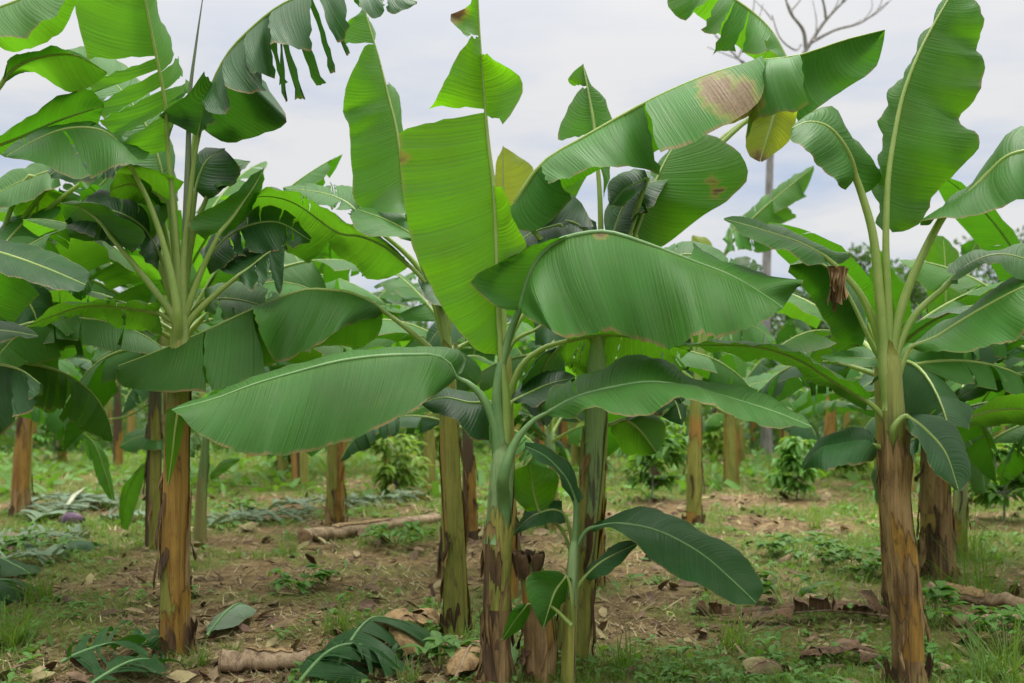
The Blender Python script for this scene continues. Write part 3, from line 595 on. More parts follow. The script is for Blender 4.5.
# ---- the slim yellow stem farther back
p16, L = plant('banana plant with slim yellow dark-blotched stem standing alone right of the centre', 12.2, [(694, 524), (695, 460), (696, 388)], [15, 14, 11], 'stemA', 52, 4, 'olive', 'banana plants standing in the middle row')
L([(735, 238), (755, 216), (785, 190), (814, 167)], [(734, 226), (760, 200), (790, 178), (814, 165)], [st([(742, 242), (765, 232), (797, 217)], 0, .55), st([(775, 214), (790, 205), (806, 197)], .5, .8), st([(800, 200), (808, 186), (814, 170)], .78, 1)], pet=[(697, 395), (705, 300)], col='fresh', W=.3, sA=.5, sB=-.5)
L([(728, 245), (735, 228), (755, 222), (790, 238)], [(724, 255), (738, 250), (765, 252), (790, 240)], [(722, 240), (738, 217), (765, 215), (790, 236)], pet=[(697, 395), (712, 290)], col='mature', tears=5)
L([(708, 285), (706, 262), (702, 245), (692, 236)], [(700, 284), (692, 262), (690, 247)], [(716, 284), (718, 260), (708, 240), (693, 235)], pet=[(696, 395), (704, 330)], col='yellow', W=.2)
L([(722, 290), (735, 270), (752, 272), (768, 292)], [(722, 302), (738, 296), (756, 298), (768, 294)], [(722, 280), (736, 258), (758, 262), (769, 290)], pet=[(697, 395), (708, 330)], col='fresh', tears=7)
L([(705, 392), (740, 387), (780, 379), (813, 377)], [(708, 398), (740, 396), (780, 388), (813, 378)], [(706, 388), (740, 379), (780, 372), (813, 376)], pet=[(696, 402), (699, 396)], col='mature', W=.25)
L([(680, 370), (655, 362), (630, 368), (605, 385)], [(680, 380), (655, 382), (630, 388), (605, 387)], [(680, 362), (655, 348), (628, 352), (605, 383)], pet=[(696, 402), (692, 380)], col='mature', tears=4)
L([(690, 330), (680, 300), (670, 285), (655, 280)], [(682, 340), (665, 320), (655, 300), (655, 281)], [(698, 330), (694, 300), (680, 275), (656, 279)], pet=[(696, 400), (695, 360)], col='fresh', tears=3)
L([(712, 350), (730, 330), (750, 325), (775, 340)], [(714, 362), (732, 350), (752, 348), (775, 342)], [(710, 342), (728, 318), (750, 310), (775, 338)], pet=[(696, 402), (703, 370)], col='mature', tears=6)
# ---- more leaves in the crown right of the centre
p4b = Leafer(p4, p4.location, 5.7, [(570, 690), (577, 600), (588, 500), (594, 420), (597, 335)], .055); L = p4b
L([(598, 240), (570, 222), (535, 225), (505, 245)], [(600, 262), (570, 262), (540, 262), (505, 247)], [(596, 222), (568, 205), (530, 208), (504, 243)], pet=[(597, 345), (602, 280)], col='deep', D=5.95)
L([(612, 240), (625, 205), (645, 185), (668, 180)], [(618, 250), (632, 225), (650, 206), (668, 182)], [(603, 236), (612, 198), (640, 170), (668, 178)], pet=[(598, 345), (606, 290)], col='deep', D=6.05, tears=2)
L([(660, 262), (690, 255), (725, 268), (752, 292)], [(660, 275), (690, 275), (722, 290), (752, 294)], [(658, 252), (692, 240), (728, 255), (753, 290)], pet=[(599, 350), (625, 290)], col='mature', D=6.5, tears=3)
L([(560, 345), (545, 365), (540, 395), (545, 425)], [(550, 350), (528, 370), (522, 400), (544, 426)], [(568, 350), (565, 375), (562, 400), (547, 427)], pet=[(594, 385), (578, 350)], col='deep', D=5.9)
L([(612, 370), (640, 362), (665, 375), (682, 402)], [(610, 382), (638, 385), (660, 395), (681, 404)], [(614, 360), (645, 348), (675, 362), (684, 400)], pet=[(595, 395), (602, 378)], col='deep', D=6.1, tears=2)
# ---- right plant
p5, L = plant('right front banana plant with brown peeling sheaths and one tall upright leaf', 5.2,
              [(910, 705), (906, 610), (895, 500), (893, 420), (888, 340)], [28, 27, 26, 23, 20], 'stemB', 47, 5, 'sheathdark', collars=[(16.0, 'sheath', .025, 1.2, 3.6), (14.2, 'sheath', .03, 2.3, 3.2), (10.5, 'sheathochre', .022, 1.0, 2.6), (9.2, 'sheath', .03, 2.6, 3.0), (5.6, 'sheath', .02, 1.4, 4.6)])
L([(886, 225), (888, 180), (894, 138), (903, 95), (918, 55), (935, 22), (953, -8), (962, -20)],
  [(884, 233), (878, 222), (876, 190), (877, 162), (883, 145), (881, 114), (892, 92), (910, 66), (928, 30), (948, -4), (962, -20)],
  [(893, 232), (915, 227), (935, 194), (958, 171), (978, 148), (974, 132), (961, 119), (975, 97), (987, 64), (976, 50), (984, 24), (978, 8), (962, -20)],
  pet=[(889, 345), (888, 300), (886, 255)], r0=.03, r1=.018, col='fresh', dd=(0, .2), W=.36, sA=.8, sB=.5, ripple=.02, arch=.04, tears=-1)
L([(855, 176), (850, 158), (840, 140), (826, 126), (808, 122), (792, 128)], [(862, 195), (874, 188), (882, 177), (878, 168), (862, 148), (845, 124), (832, 109), (815, 110), (792, 126)],
  [(846, 190), (836, 184), (826, 174), (815, 158), (802, 148), (791, 140), (791, 130)], pet=[(884, 345), (879, 290), (873, 235), (862, 195)], r0=.034, r1=.02, col='mature', dd=(0, -.25), W=.3, sA=1, sB=-1)
L([(946, 212), (968, 195), (990, 172), (1010, 155), (1040, 150), (1070, 160)], [(928, 226), (916, 223), (940, 218), (961, 217), (978, 217), (990, 213), (1010, 201), (1040, 196), (1070, 165)],
  [(932, 215), (951, 200), (975, 180), (998, 146), (1010, 132), (1035, 130), (1070, 158)], pet=[(893, 348), (904, 300), (924, 252)], r0=.03, r1=.02, col='mature', dd=(0, -.3), sA=-1, sB=.8)
L([(957, 275), (975, 262), (1000, 255), (1030, 262), (1060, 285)], [(958, 284), (947, 281), (965, 274), (982, 266), (1000, 265), (1015, 277), (1060, 290)],
  [(947, 272), (950, 263), (972, 253), (996, 251), (1024, 246), (1060, 275)], pet=[(896, 355), (915, 315), (944, 288)], r0=.03, col='mature', dd=(0, -.1), sA=-.6, sB=1)
L([(911, 347), (935, 338), (960, 322), (990, 304), (1024, 287), (1065, 276)], [(916, 350), (935, 351), (970, 352), (1000, 343), (1024, 332), (1065, 280)],
  [(912, 344), (938, 326), (968, 313), (985, 296), (1005, 285), (1024, 276), (1065, 272)], pet=[(897, 385), (903, 362)], r0=.03, col='mature', dd=(0, -.35), W=.34)
L([(825, 257), (805, 246), (785, 238), (755, 228), (724, 219)], [(836, 265), (850, 258), (828, 250), (800, 236), (783, 229), (760, 222), (735, 217), (724, 218)],
  [(828, 266), (806, 262), (790, 255), (781, 250), (760, 243), (740, 233), (724, 220)], pet=[(881, 345), (865, 302), (845, 275)], r0=.032, col='mature', dd=(0, -.15), D=5.25, sA=1, sB=-1)
L([(866, 332), (855, 308), (843, 286), (832, 271), (815, 262), (790, 265)], [(862, 346), (838, 341), (825, 322), (815, 303), (800, 283), (788, 272)],
  [(868, 325), (862, 305), (850, 289), (838, 272), (815, 258), (790, 264)], pet=[(885, 365), (875, 350)], col='mature', D=5.6, dd=(0, .2), sA=.8, sB=.8)
L([(868, 402), (829, 378), (800, 360), (765, 348), (730, 345), (676, 345)], [(866, 411), (831, 391), (800, 373), (770, 358), (745, 361), (720, 351), (676, 347)],
  [(871, 394), (850, 381), (820, 366), (795, 351), (765, 346), (740, 343), (710, 343), (676, 344)], pet=[(889, 428), (880, 413)], col='mature', dd=(0, .1), sA=1, sB=-1, W=.26)
L([(880, 361), (860, 359), (840, 358), (820, 357)], [(880, 366), (850, 365), (820, 358)], [(880, 352), (865, 348), (842, 352), (820, 356)], pet=[(892, 400), (888, 370)], col='mature', D=5.6)
L([(876, 446), (860, 444), (840, 447), (822, 455), (803, 470)], [(873, 461), (850, 466), (827, 468), (803, 471)], [(876, 440), (855, 436), (830, 443), (815, 455), (803, 469)], pet=[(896, 470), (888, 452)], col='deep', dd=(0, -.2), arch=.2)
L([(906, 416), (925, 430), (945, 453), (958, 489)], [(906, 425), (925, 455), (943, 480), (956, 491)], [(915, 413), (945, 420), (965, 440), (970, 470), (961, 491)], pet=[(893, 430), (899, 420)], col='deep', D=5.1, dd=(0, -.1), W=.22)
# dry bract hanging off the left stalk of the right plant
_mb = MB(); _r = np.random.default_rng(12)
for q_, (xa, xb, ya, yb, dz) in enumerate([(827, 838, 266, 303, 0), (833, 846, 266, 305, -.03), (829, 841, 268, 288, -.05), (838, 849, 268, 298, .02), (830, 836, 270, 312, -.02)]):
    Q = np.zeros((12, 8, 3)); jag = _r.uniform(-4, 4, 8); f_ = _r.uniform(1.5, 3)
    for i in range(12):
        e = i / 11
        for j in range(8):
            x_ = xa + (xb - xa) * (.5 + (j / 7 - .5) * (1 - .45 * math.sin(e * 2.6))) + 2.0 * math.sin(e * 4 + q_) * e; y_ = ya + (yb - ya + jag[j]) * e
            Q[i, j] = world(x_, y_, 5.10 + dz + .022 * math.sin(j * f_ * .9 + e * 2 + q_) + .01 * math.sin(e * 9))
    _mb.grid(Q, None, np.full((12, 8), .25))
_mb.build('dead_leaf_tip', M['sheath'], p5, 'h', origin=p5.location)

# ---- the sucker at the centre plant's foot
p6, L = plant('young banana sucker at the foot of the central plant with dark paddle leaves', 5.12,
              [(567, 690), (570, 640), (572, 590), (575, 535)], [15, 13, 12, 9], 'stemC', 8, 1)
L([(590, 528), (620, 524), (660, 532), (700, 553), (732, 580), (756, 603)], [(594, 532), (615, 528), (632, 541), (650, 558), (674, 575), (710, 590), (734, 604), (756, 604)],
  [(600, 520), (612, 518), (640, 506), (670, 514), (700, 530), (740, 552), (760, 578), (763, 592), (756, 603)], pet=[(572, 590), (575, 555), (581, 538)], col='deep', dd=(0, -.25), W=.24, r0=.02, r1=.010, rib='ribdull', ripple=.006)
L([(584, 578), (600, 563), (620, 552), (637, 544)], [(590, 581), (612, 571), (637, 546)], [(585, 570), (605, 553), (628, 540), (637, 543)], pet=[(573, 600), (577, 588)], col='deep', W=.12, r0=.016, r1=.01)
L([(566, 576), (556, 590), (549, 608), (543, 628)], [(558, 571), (540, 571), (526, 577), (529, 600), (543, 628)], [(571, 578), (575, 588), (562, 605), (543, 629)], pet=[(572, 605), (570, 585)], col='mature', D=5.05, dd=(0, -.1), W=.14, r0=.014, r1=.008)
L([(528, 604), (515, 620), (502, 640)], [(518, 605), (506, 620), (502, 640)], [(531, 610), (520, 630), (502, 641)], pet=[(571, 625), (550, 606)], col='mature', D=5.02, W=.08, r0=.012, r1=.006)
L([(538, 510), (533, 490), (530, 464)], [(527, 512), (512, 496), (511, 473), (530, 464)], [(552, 509), (557, 490), (556, 472), (530, 463)], pet=[(572, 560), (562, 530), (545, 516)], col='young', D=5.3, W=.14, r0=.014, r1=.008)
L([(576, 505), (566, 480), (547, 458), (525, 446)], [(572, 500), (558, 475), (540, 462), (525, 448)], [(584, 498), (570, 466), (547, 446), (525, 442)], pet=[(572, 595), (575, 545)], col='deep', W=.12, r0=.022, r1=.014, rib='ribdull')
L([(562, 512), (550, 510), (530, 518), (512, 536)], [(566, 523), (545, 526), (525, 528), (512, 537)], [(562, 501), (545, 500), (527, 508), (512, 535)], pet=[(573, 575), (570, 530)], col='deep', D=5.3, W=.14, r0=.014, r1=.008)

# ---- left edge: a plant standing just outside the frame, its leaves reaching in
p8, L = plant('banana plant at the left edge whose dark leaves reach in from outside the frame', 4.9,
              [(-95, 720), (-95, 560), (-92, 400), (-90, 330)], [34, 32, 30, 26], 'stemB', 3, 4)
L([(-60, 240), (0, 253), (45, 268), (86, 285)], [(-62, 262), (0, 273), (40, 285), (76, 292), (86, 286)], [(-60, 226), (0, 239), (34, 246), (65, 257), (89, 272), (86, 284)], pet=[(-90, 330), (-80, 270)], col='deep', dd=(0, -.3), W=.22, ripple=.005)
L([(-50, 332), (0, 331), (38, 336)], [(-55, 345), (0, 342), (38, 337)], [(-55, 318), (0, 321), (26, 327), (38, 335)], pet=[(-90, 365), (-72, 340)], col='deep', dd=(0, -.1), W=.2)
L([(-50, 372), (-10, 364), (20, 370), (40, 384)], [st([(-50, 420), (-20, 438), (0, 441)], 0, .45), st([(-2, 437), (12, 428), (18, 420)], .45, .66), st([(15, 420), (30, 412), (36, 405)], .66, .82), st([(30, 402), (38, 396), (40, 385)], .82, 1)], [st(('back', .5), 0, 1)],
  pet=[(-88, 395), (-70, 380)], col='deep', dd=(0, -.1), W=.3)
L([(-30, 20), (10, 4), (40, -8), (75, -22)], [(-35, 45), (0, 38), (18, 37), (27, 37), (40, 22), (52, 18), (64, 2), (75, -20)], [st(('back', .4), 0, 1)], pet=[(-88, 330), (-85, 150), (-62, 50)], col='fresh', D=5.2, W=.3)
L([(0, 86), (13, 69), (36, 58), (69, 54), (90, 62), (107, 73)], [(14, 76), (31, 70), (50, 83), (63, 89), (77, 92), (95, 84), (107, 74)], [(6, 74), (10, 57), (30, 52), (40, 54), (52, 46), (70, 50), (85, 60), (107, 72)],
  pet=[(-88, 330), (-75, 220), (-30, 130)], col='fresh', D=5.4, dd=(0, .1), sA=.8, sB=-.5, W=.25)
L([(-20, 152), (20, 137), (60, 120), (104, 106)], [(-20, 165), (10, 152), (50, 146), (90, 138), (104, 107)], [(-20, 146), (0, 136), (30, 115), (56, 99), (86, 88), (104, 104)], pet=[(-86, 335), (-75, 230), (-45, 170)], col='mature', D=5.7, sA=.7, sB=-.6)

# ---- two plants behind the left group
p13, L = plant('banana plant behind the left edge with a small backlit leaf hanging under the arching one', 7.2,
               [(-30, 640), (-28, 500), (-25, 330)], [26, 24, 20], 'stemD', 2, 3)
L([(41, 178), (38, 203), (33, 232)], [(30, 185), (12, 190), (12, 211), (22, 227), (33, 236)], [(54, 189), (74, 202), (65, 222), (56, 237), (33, 236)], pet=[(-25, 335), (0, 240), (25, 180)], col='young', sA=.3, sB=.3, W=.24)
L([(60, 168), (30, 178), (0, 192), (-20, 205)], [(60, 185), (30, 200), (0, 208), (-20, 206)], [(60, 158), (30, 165), (0, 178), (-20, 204)], pet=[(-25, 335), (10, 240), (55, 178)], col='mature')
L([(122, 162), (100, 186), (82, 200), (70, 212)], [(127, 185), (112, 215), (95, 205), (70, 213)], [(110, 160), (85, 168), (62, 190), (70, 211)], pet=[(-24, 335), (30, 230), (100, 170)], col='mature', tears=3)
L([(36, 300), (36, 345), (42, 385), (45, 412)], [(12, 310), (8, 350), (20, 395), (44, 413)], [(58, 302), (65, 335), (61, 365), (67, 386), (55, 411), (45, 413)], pet=[(-25, 345), (0, 290), (28, 280)], col='fresh', sA=.5, sB=.5, W=.3)
L([(40, 245), (60, 250), (80, 265), (92, 290)], [(45, 262), (62, 285), (80, 300), (92, 292)], [(45, 235), (70, 235), (95, 262), (93, 289)], pet=[(-25, 340), (10, 260)], col='mature', tears=7)
L([(0, 262), (20, 290), (35, 315), (40, 345)], [(-10, 290), (0, 330), (20, 350), (40, 347)], [(20, 262), (45, 285), (55, 320), (41, 344)], pet=[(-26, 345), (-15, 280)], col='deep', D=6.8)

# ---- right, behind the right plant
p7, L = plant('banana plant with a dark ragged stem standing close behind the right front plant', 8.4,
              [(938, 580), (936, 500), (935, 420), (938, 370)], [34, 30, 24, 18], 'stemB', 71, 6, 'sheathdark')
L([(946, 330), (946, 300), (945, 262), (943, 237)], [(935, 338), (929, 312), (925, 275), (926, 252), (932, 236), (943, 236)], [(962, 330), (962, 300), (959, 270), (957, 249), (943, 236)], pet=[(940, 372), (946, 350)], col='young', sA=.5, sB=.5, W=.3, dd=(0, .2))
L([(968, 268), (972, 252), (977, 240)], [(964, 262), (961, 246), (977, 239)], [(972, 268), (977, 250), (977, 239)], pet=[(940, 372), (960, 310)], col='mature', W=.1)
L([(963, 420), (990, 411), (1024, 409), (1055, 416)], [(966, 425), (980, 427), (1000, 425), (1024, 424), (1055, 418)], [(966, 415), (985, 403), (1004, 396), (1030, 395), (1055, 414)], pet=[(938, 440), (950, 426)], col='fresh', D=6.6, sA=1, sB=-.6)
L([(950, 402), (975, 388), (1000, 378), (1030, 372), (1060, 380)], [(960, 404), (985, 395), (1010, 388), (1060, 382)], [(955, 392), (980, 378), (1010, 367), (1060, 376)], pet=[(938, 425), (942, 410)], col='mature', D=7.2)
L([(925, 365), (905, 372), (880, 378), (855, 392)], [(925, 375), (900, 388), (875, 392), (855, 393)], [(920, 358), (895, 358), (870, 370), (855, 390)], pet=[(937, 400), (932, 375)], col='deep', tears=3)
L([(945, 350), (965, 335), (990, 335), (1015, 350)], [(950, 360), (975, 360), (1000, 362), (1015, 352)], [(945, 342), (965, 322), (995, 322), (1015, 348)], pet=[(938, 395), (940, 370)], col='mature', tears=3)
L([(920, 435), (900, 450), (885, 480), (880, 510)], [(918, 450), (905, 480), (893, 505), (880, 512)], [(910, 430), (885, 445), (872, 480), (880, 510)], pet=[(937, 420), (930, 418)], col='deep')
L([(950, 430), (968, 440), (980, 462), (985, 490)], [(950, 445), (962, 470), (975, 492), (985, 491)], [(958, 422), (985, 435), (995, 465), (986, 489)], pet=[(936, 415), (943, 416)], col='mature')

# ---- slim suckers behind the left stem, with strap leaves hanging
p14, L = plant('slim young banana plant with narrow hanging leaves between the two left stems', 10.5,
               [(200, 548), (201, 500), (205, 450), (207, 420)], [13, 11, 9, 6], 'stemC', 14, 1)
L([(210, 478), (220, 466), (232, 460), (240, 459)], [(212, 480), (225, 472), (240, 460)], [(211, 473), (222, 461), (240, 458)], pet=[(203, 500), (205, 490)], col='young', W=.1, r0=.012, r1=.006)
L([(208, 430), (225, 425), (240, 430), (252, 440)], [(210, 436), (225, 438), (240, 445), (252, 441)], [(210, 422), (228, 418), (245, 426), (252, 438)], pet=[(206, 450), (206, 440)], col='fresh', W=.2, r0=.012, r1=.006)
L([(195, 452), (185, 445), (170, 446), (160, 455)], [(195, 458), (183, 457), (168, 462), (160, 456)], [(195, 445), (183, 436), (166, 440), (160, 454)], pet=[(204, 470), (202, 462)], col='mature', W=.2, r0=.012, r1=.006)
p12, L = plant('banana plant with two-tone near-black stem behind the left front stem', 10.0,
               [(154, 552), (154, 480), (155, 420), (156, 370)], [17, 15, 14, 11], 'stemD', 15, 3, 'sheathdark')
L([(82, 432), (95, 445), (106, 475), (113, 500)], [(90, 450), (97, 478), (109, 499)], [(90, 434), (104, 450), (112, 480), (115, 501)], pet=[(156, 400), (130, 415), (100, 422)], col='fresh', W=.12, r0=.014, r1=.008)
L([(146, 462), (133, 480), (124, 505), (122, 529)], [(138, 468), (122, 490), (119, 512), (122, 530)], [(146, 472), (138, 500), (128, 530)], pet=[(156, 430), (152, 445)], col='fresh', W=.1, r0=.014, r1=.006)
L([(165, 440), (150, 436), (135, 438), (120, 446)], [(165, 450), (148, 450), (130, 452), (120, 448)], [(163, 432), (148, 428), (130, 432), (120, 445)], pet=[(156, 405), (163, 425)], col='mature', W=.2, r0=.014, r1=.006)
L([(165, 295), (158, 262), (152, 230), (146, 190)], [(158, 296), (130, 275), (126, 235), (146, 191)], [(172, 296), (196, 275), (190, 228), (147, 190)], pet=[(156, 380), (162, 330)], col='deep', W=.2, tears=15, gap=(.02, .03), ripple=.004)
L([(135, 330), (115, 345), (105, 372), (103, 400)], [(125, 345), (118, 370), (112, 395), (103, 401)], [(120, 330), (98, 345), (92, 375), (102, 400)], pet=[(156, 385), (150, 340)], col='fresh', W=.25)
L([(145, 345), (130, 352), (110, 352), (92, 362)], [(142, 356), (128, 366), (108, 366), (92, 364)], [(140, 337), (125, 338), (106, 342), (92, 360)], pet=[(156, 385), (152, 360)], col='mature', W=.25, tears=3)
L([(165, 340), (180, 330), (205, 332), (225, 345)], [(165, 348), (185, 347), (208, 350), (225, 346)], [(165, 330), (182, 318), (205, 322), (225, 343)], pet=[(157, 385), (160, 355)], col='mature', W=.25, tears=4)
L([(158, 335), (160, 315), (165, 295), (172, 280)], [(150, 325), (146, 300), (172, 279)], [(168, 325), (178, 300), (172, 279)], pet=[(156, 385), (157, 355)], col='young', W=.25)
# ------------------------------------------------------------------ rows of banana plants behind
def place(proto, px, D, rz, sc, label, group, used=[]):
    o = proto if proto.name not in used else copy_tree(proto)
    used.append(proto.name)
    o.location = ((px - CX) / F * D, D, 0); o.rotation_euler = (0, 0, rz); o.scale = (sc, sc, sc)
    tag(o, label, 'banana plant', group)
    return o
PR = {}
PR['tall'] = grown_plant(101, 1.95, .105, 9, 2.0, .28, (1, 6), 'stemA', 1, .9)
PR['tall2'] = grown_plant(102, 1.8, .10, 9, 1.9, .28, (4, 14), 'stemA', 1, 1.0)
PR['olive'] = grown_plant(103, 1.7, .09, 8, 1.8, .26, (2, 9), 'stemB', 1, 1.05, ('fresh', 'fresh', 'mature', 'young'))
PR['short'] = grown_plant(104, 1.2, .075, 8, 1.6, .25, (0, 5), 'stemC', 1, .95, ('mature', 'deep', 'fresh'))
PR['dark'] = grown_plant(105, 1.6, .08, 9, 1.8, .25, (6, 16), 'stemD', 1, 1.1, ('deep', 'mature', 'fresh'))
FAR = [grown_plant(201 + k, h, .1, n, l, .28, t, s, 0, 1.0, c) for k, (h, n, l, t, s, c) in enumerate([
    (1.9, 8, 2.0, (2, 9), 'stemA', ('mature', 'fresh', 'deep')), (1.5, 9, 1.9, (4, 12), 'stemB', ('mature', 'mature', 'deep')),
    (1.7, 8, 1.9, (1, 6), 'stemD', ('mature', 'deep', 'deep')), (1.2, 8, 1.7, (3, 9), 'stemA', ('fresh', 'mature', 'deep')),
    (2.1, 9, 2.1, (5, 14), 'stemD', ('deep', 'mature', 'mature'))])]
gm = 'banana plants standing in the middle row'
place(PR['tall'], 20, 13.0, .6, 1.0, 'banana plant with clean ochre stem at the far left of the clearing, beside cut fronds', gm)
place(PR['tall2'], 335, 12.0, 2.2, 1.0, 'banana plant with straight orange-brown stem standing beside the fallen log on the left', gm)
place(PR['olive'], 1130, 11.0, 4.0, .97, 'banana plant outside the right edge, a few leaf tips in view', gm)
place(PR['dark'], 471, 10.6, 1.0, .85, 'thin dark banana stem leaning just behind the bare olive stem', gm)
place(PR['short'], 553, 11.5, 2.6, 1.0, 'short banana plant half hidden behind the centre and right of centre stems', gm)
place(PR['short'], 958, 9.6, 5.2, .9, 'low banana plant with brown shaggy stem behind the right front stem', gm)
place(PR['dark'], 1075, 8.6, 3.3, .9, 'banana plant beyond the right edge with only its leaves in view', gm)
place(PR['tall2'], -60, 9.5, 4.4, .95, 'banana plant outside the left edge with torn leaves in view', gm)
# fuller crowns close behind the front row, their stems hidden by the front stems
FW = ('mature', 'deep', 'mature', 'fresh')
for (seed, px, D, H, n, L_, te, rz, sp, lb) in [(401, 177, 7.6, 2.1, 11, 1.75, 66, .4, .9, 'banana plant standing right behind the left front plant, filling out its crown'),
        (402, 176, 9.2, 2.3, 11, 2.2, 72, 1.9, .85, 'tall leafy banana plant two places behind the left front plant, broad leaves under the sky'),
        (403, 336, 13.0, 2.3, 9, 2.1, 62, 2.6, .9, 'banana plant straight behind the orange-brown stem, dark spreading leaves'),
        (404, 449, 8.6, 2.05, 9, 1.35, 50, 3.3, .75, 'banana plant right behind the bare olive stem, dark crown'),
        (405, 592, 8.2, 1.95, 9, 1.35, 48, .9, .75, 'banana plant right behind the scorched-leaf plant, dark crown'),
        (406, 897, 7.0, 1.85, 10, 1.5, 52, 5.0, .8, 'banana plant right behind the right front stem with low spreading leaves'),
        (407, 1046, 7.6, 1.95, 10, 1.8, 64, 2.2, .9, 'banana plant at the right edge with broad leaves crossing into view'),
        (408, -46, 6.6, 1.9, 10, 1.6, 60, 4.1, .9, 'banana plant just beyond the left edge with shredded leaves in view')]:
    PR[seed] = grown_plant(seed, H, .07, n, L_, .27, (1, 9), 'stemB', 1, sp, FW, te)
    place(PR[seed], px, D, rz, 1.0, lb, 'banana plants close behind the front row')
gf = 'distant banana plants in the rows behind'
named = [(283, 19, 'far banana stem seen just left of the orange-brown stem'), (388, 21, 'far banana plant behind the pale saplings left of the olive stem'),
         (717, 27, 'far dark banana stem right of the slim yellow stem'), (735, 22, 'far twin-leaning banana stem behind the grassy strip right of the slim yellow stem'),
         (785, 27, 'far banana plant with orange stem left of the right sapling'), (776, 31, 'far thin banana stem next to the orange far stem'),
         (832, 23, 'far banana plant directly behind the small leafy sapling on the right'), (540, 20, 'far banana plant between the centre stem and the one right of it'),
         (62, 24, 'far banana plant above the cut fronds on the left'), (118, 22, 'far banana plant behind the near-black stem on the left'), (97, 30, 'far thin orange banana stem left of the near-black stem'),
         (880, 18, 'far banana plant whose crown shows left of the right front stem'), (1000, 17, 'far banana plant above the sapling by the right edge'), (610, 26, 'far banana plant above the round sapling right of the centre'),
         (655, 19, 'far banana plant behind the round leafy sapling'), (250, 26, 'far banana plant between the left front stem and the orange-brown stem'), (430, 17, 'far banana plant behind the bare olive stem')]
rg = np.random.default_rng(77)
k = 0
for px, D, lb in named:
    place(FAR[k % 5], px, D, rg.uniform(0, 6.28), rg.uniform(.9, 1.1), lb, gf); k += 1
pts = [((px - CX) / F * D, D) for px, D, _ in named]
for row, D0 in enumerate([17.5, 21, 24.5, 28.5, 33, 38, 44, 50]):
    half = D0 * .60
    x = -half
    while x < half:
        X = x + rg.uniform(-.8, .8); Y = D0 + rg.uniform(-1.4, 1.4)
        x += 2.5 + row * .16
        if min((X - a) ** 2 + (Y - b) ** 2 for a, b in pts) < 2.6: continue
        if row == 0 and rg.random() < .35: continue
        pts.append((X, Y)); px = X / Y * F + CX
        side = 'left' if px < 340 else ('middle' if px < 680 else 'right')
        dep = 'first far row' if row < 2 else ('middle far rows' if row < 4 else 'hindmost rows')
        place(FAR[int(rg.integers(5))], px, Y, rg.uniform(0, 6.28), rg.uniform(.95, 1.35), 'small distant banana plant in the %s on the %s side of the plantation' % (dep, side), gf + ', ' + dep + ' ' + side)

# ------------------------------------------------------------------ saplings, far trees, the bare tree
M['shrub'] = leaf_material('sapling_leaf', (.10, .25, .045), (.25, .52, .03), .38, .45, .1)
M['shrublight'] = leaf_material('sapling_new_leaf', (.19, .33, .05), (.38, .58, .04), .4, .45, .1)
M['bark'] = simple_mat('grey_bark', (.16, .15, .14), (.30, .29, .28), 8, .8, (1, 1, .3), .5)
M['crown'] = simple_mat('far_tree_leaf', (.03, .075, .02), (.07, .14, .035), .7, .6, (1, 1, 1), 0, .25, (.12, .25, .02), .3, .5)
M['crownb'] = simple_mat('far_tree_leaf_light', (.035, .085, .022), (.08, .15, .04), .7, .6, (1, 1, 1), 0, .25, (.15, .3, .03), .3, .5)
def leaflet(mb, base, dirv, L, W, droop, rng, n=5):
    d = np.asarray(dirv, float); d /= max(np.linalg.norm(d), 1e-6); sd = np.cross(d, [0, 0, 1.0]); sd = sd / max(np.linalg.norm(sd), 1e-6)
    P = []; p = np.asarray(base, float)
    for i in range(n):
        t = i / (n - 1); w = W * math.sin(math.pi * min(.98, (t * .92 + .05)) ** .8)
        dd = d.copy(); dd[2] -= droop * t * 1.6; dd /= np.linalg.norm(dd)
        up = np.cross(sd, dd); P.append([p - sd * w + up * w * .3, p, p + sd * w + up * w * .3]); p = p + dd * L / (n - 1)
    P = np.array(P); uv = np.zeros((n, 3, 2)); uv[..., 0] = np.linspace(0, L, n)[:, None]; uv[:, 0, 1] = .9; uv[:, 2, 1] = .9
    mb.grid(P, uv)
def sapling(label, px, py, hpx, wpx, seed, mat='shrub', droopy=1.0):
    rng = np.random.default_rng(seed); g = ground_at(px, py); D = g[1]; H = hpx * D / F; Wd = wpx * D / F / 2
    root = thing('sapling', label, 'sapling', tuple(g), 'leafy saplings between the banana rows')
    sb = MB(); fb = MB(); nb = MB()
    tube(sb, [(0, 0, -.05), (.01, 0, H * .5), (0.02, .01, H * .9)], [.014, .011, .006], 6)
    for i in range(int(16 + Wd * 26)):
        z = H * rng.uniform(.14, .98) ** .85; a = rng.uniform(0, 6.28); ln = Wd * rng.uniform(.25, .95) * math.sqrt(max(.1, 1 - ((z / H - .55) / .62) ** 2))
        e = np.array([math.cos(a) * ln, math.sin(a) * ln, z + ln * .25])
        tube(sb, [(0.01, 0, z * .8), (e[0] * .6, e[1] * .6, z * .93 + ln * .2), tuple(e)], [.006, .005, .003], 5)
        for j in range(13):
            b = a + rng.uniform(-1.9, 1.9); q = rng.uniform(.45, 1)
            leaflet(nb if (z > H * .8 and j < 3) else fb, e * q + np.array([0.0, 0, z * .0]) + np.array([0, 0, (1 - q) * z * .9]), (math.cos(b), math.sin(b), rng.uniform(-.4, .5)), rng.uniform(.17, .32), rng.uniform(.034, .055), rng.uniform(.4, 1.3) * droopy, rng)
    sb.build('stem', M['bark'], root); fb.build('foliage', M[mat], root)
    if nb.n: nb.build('new_shoots', M['shrublight'], root)
    return root
sapling('round leafy sapling with drooping leaves just left of the slim yellow stem', 652, 502, 88, 78, 1)
sapling('small bushy sapling with long drooping leaves left of the right front plant', 797, 500, 62, 56, 2)
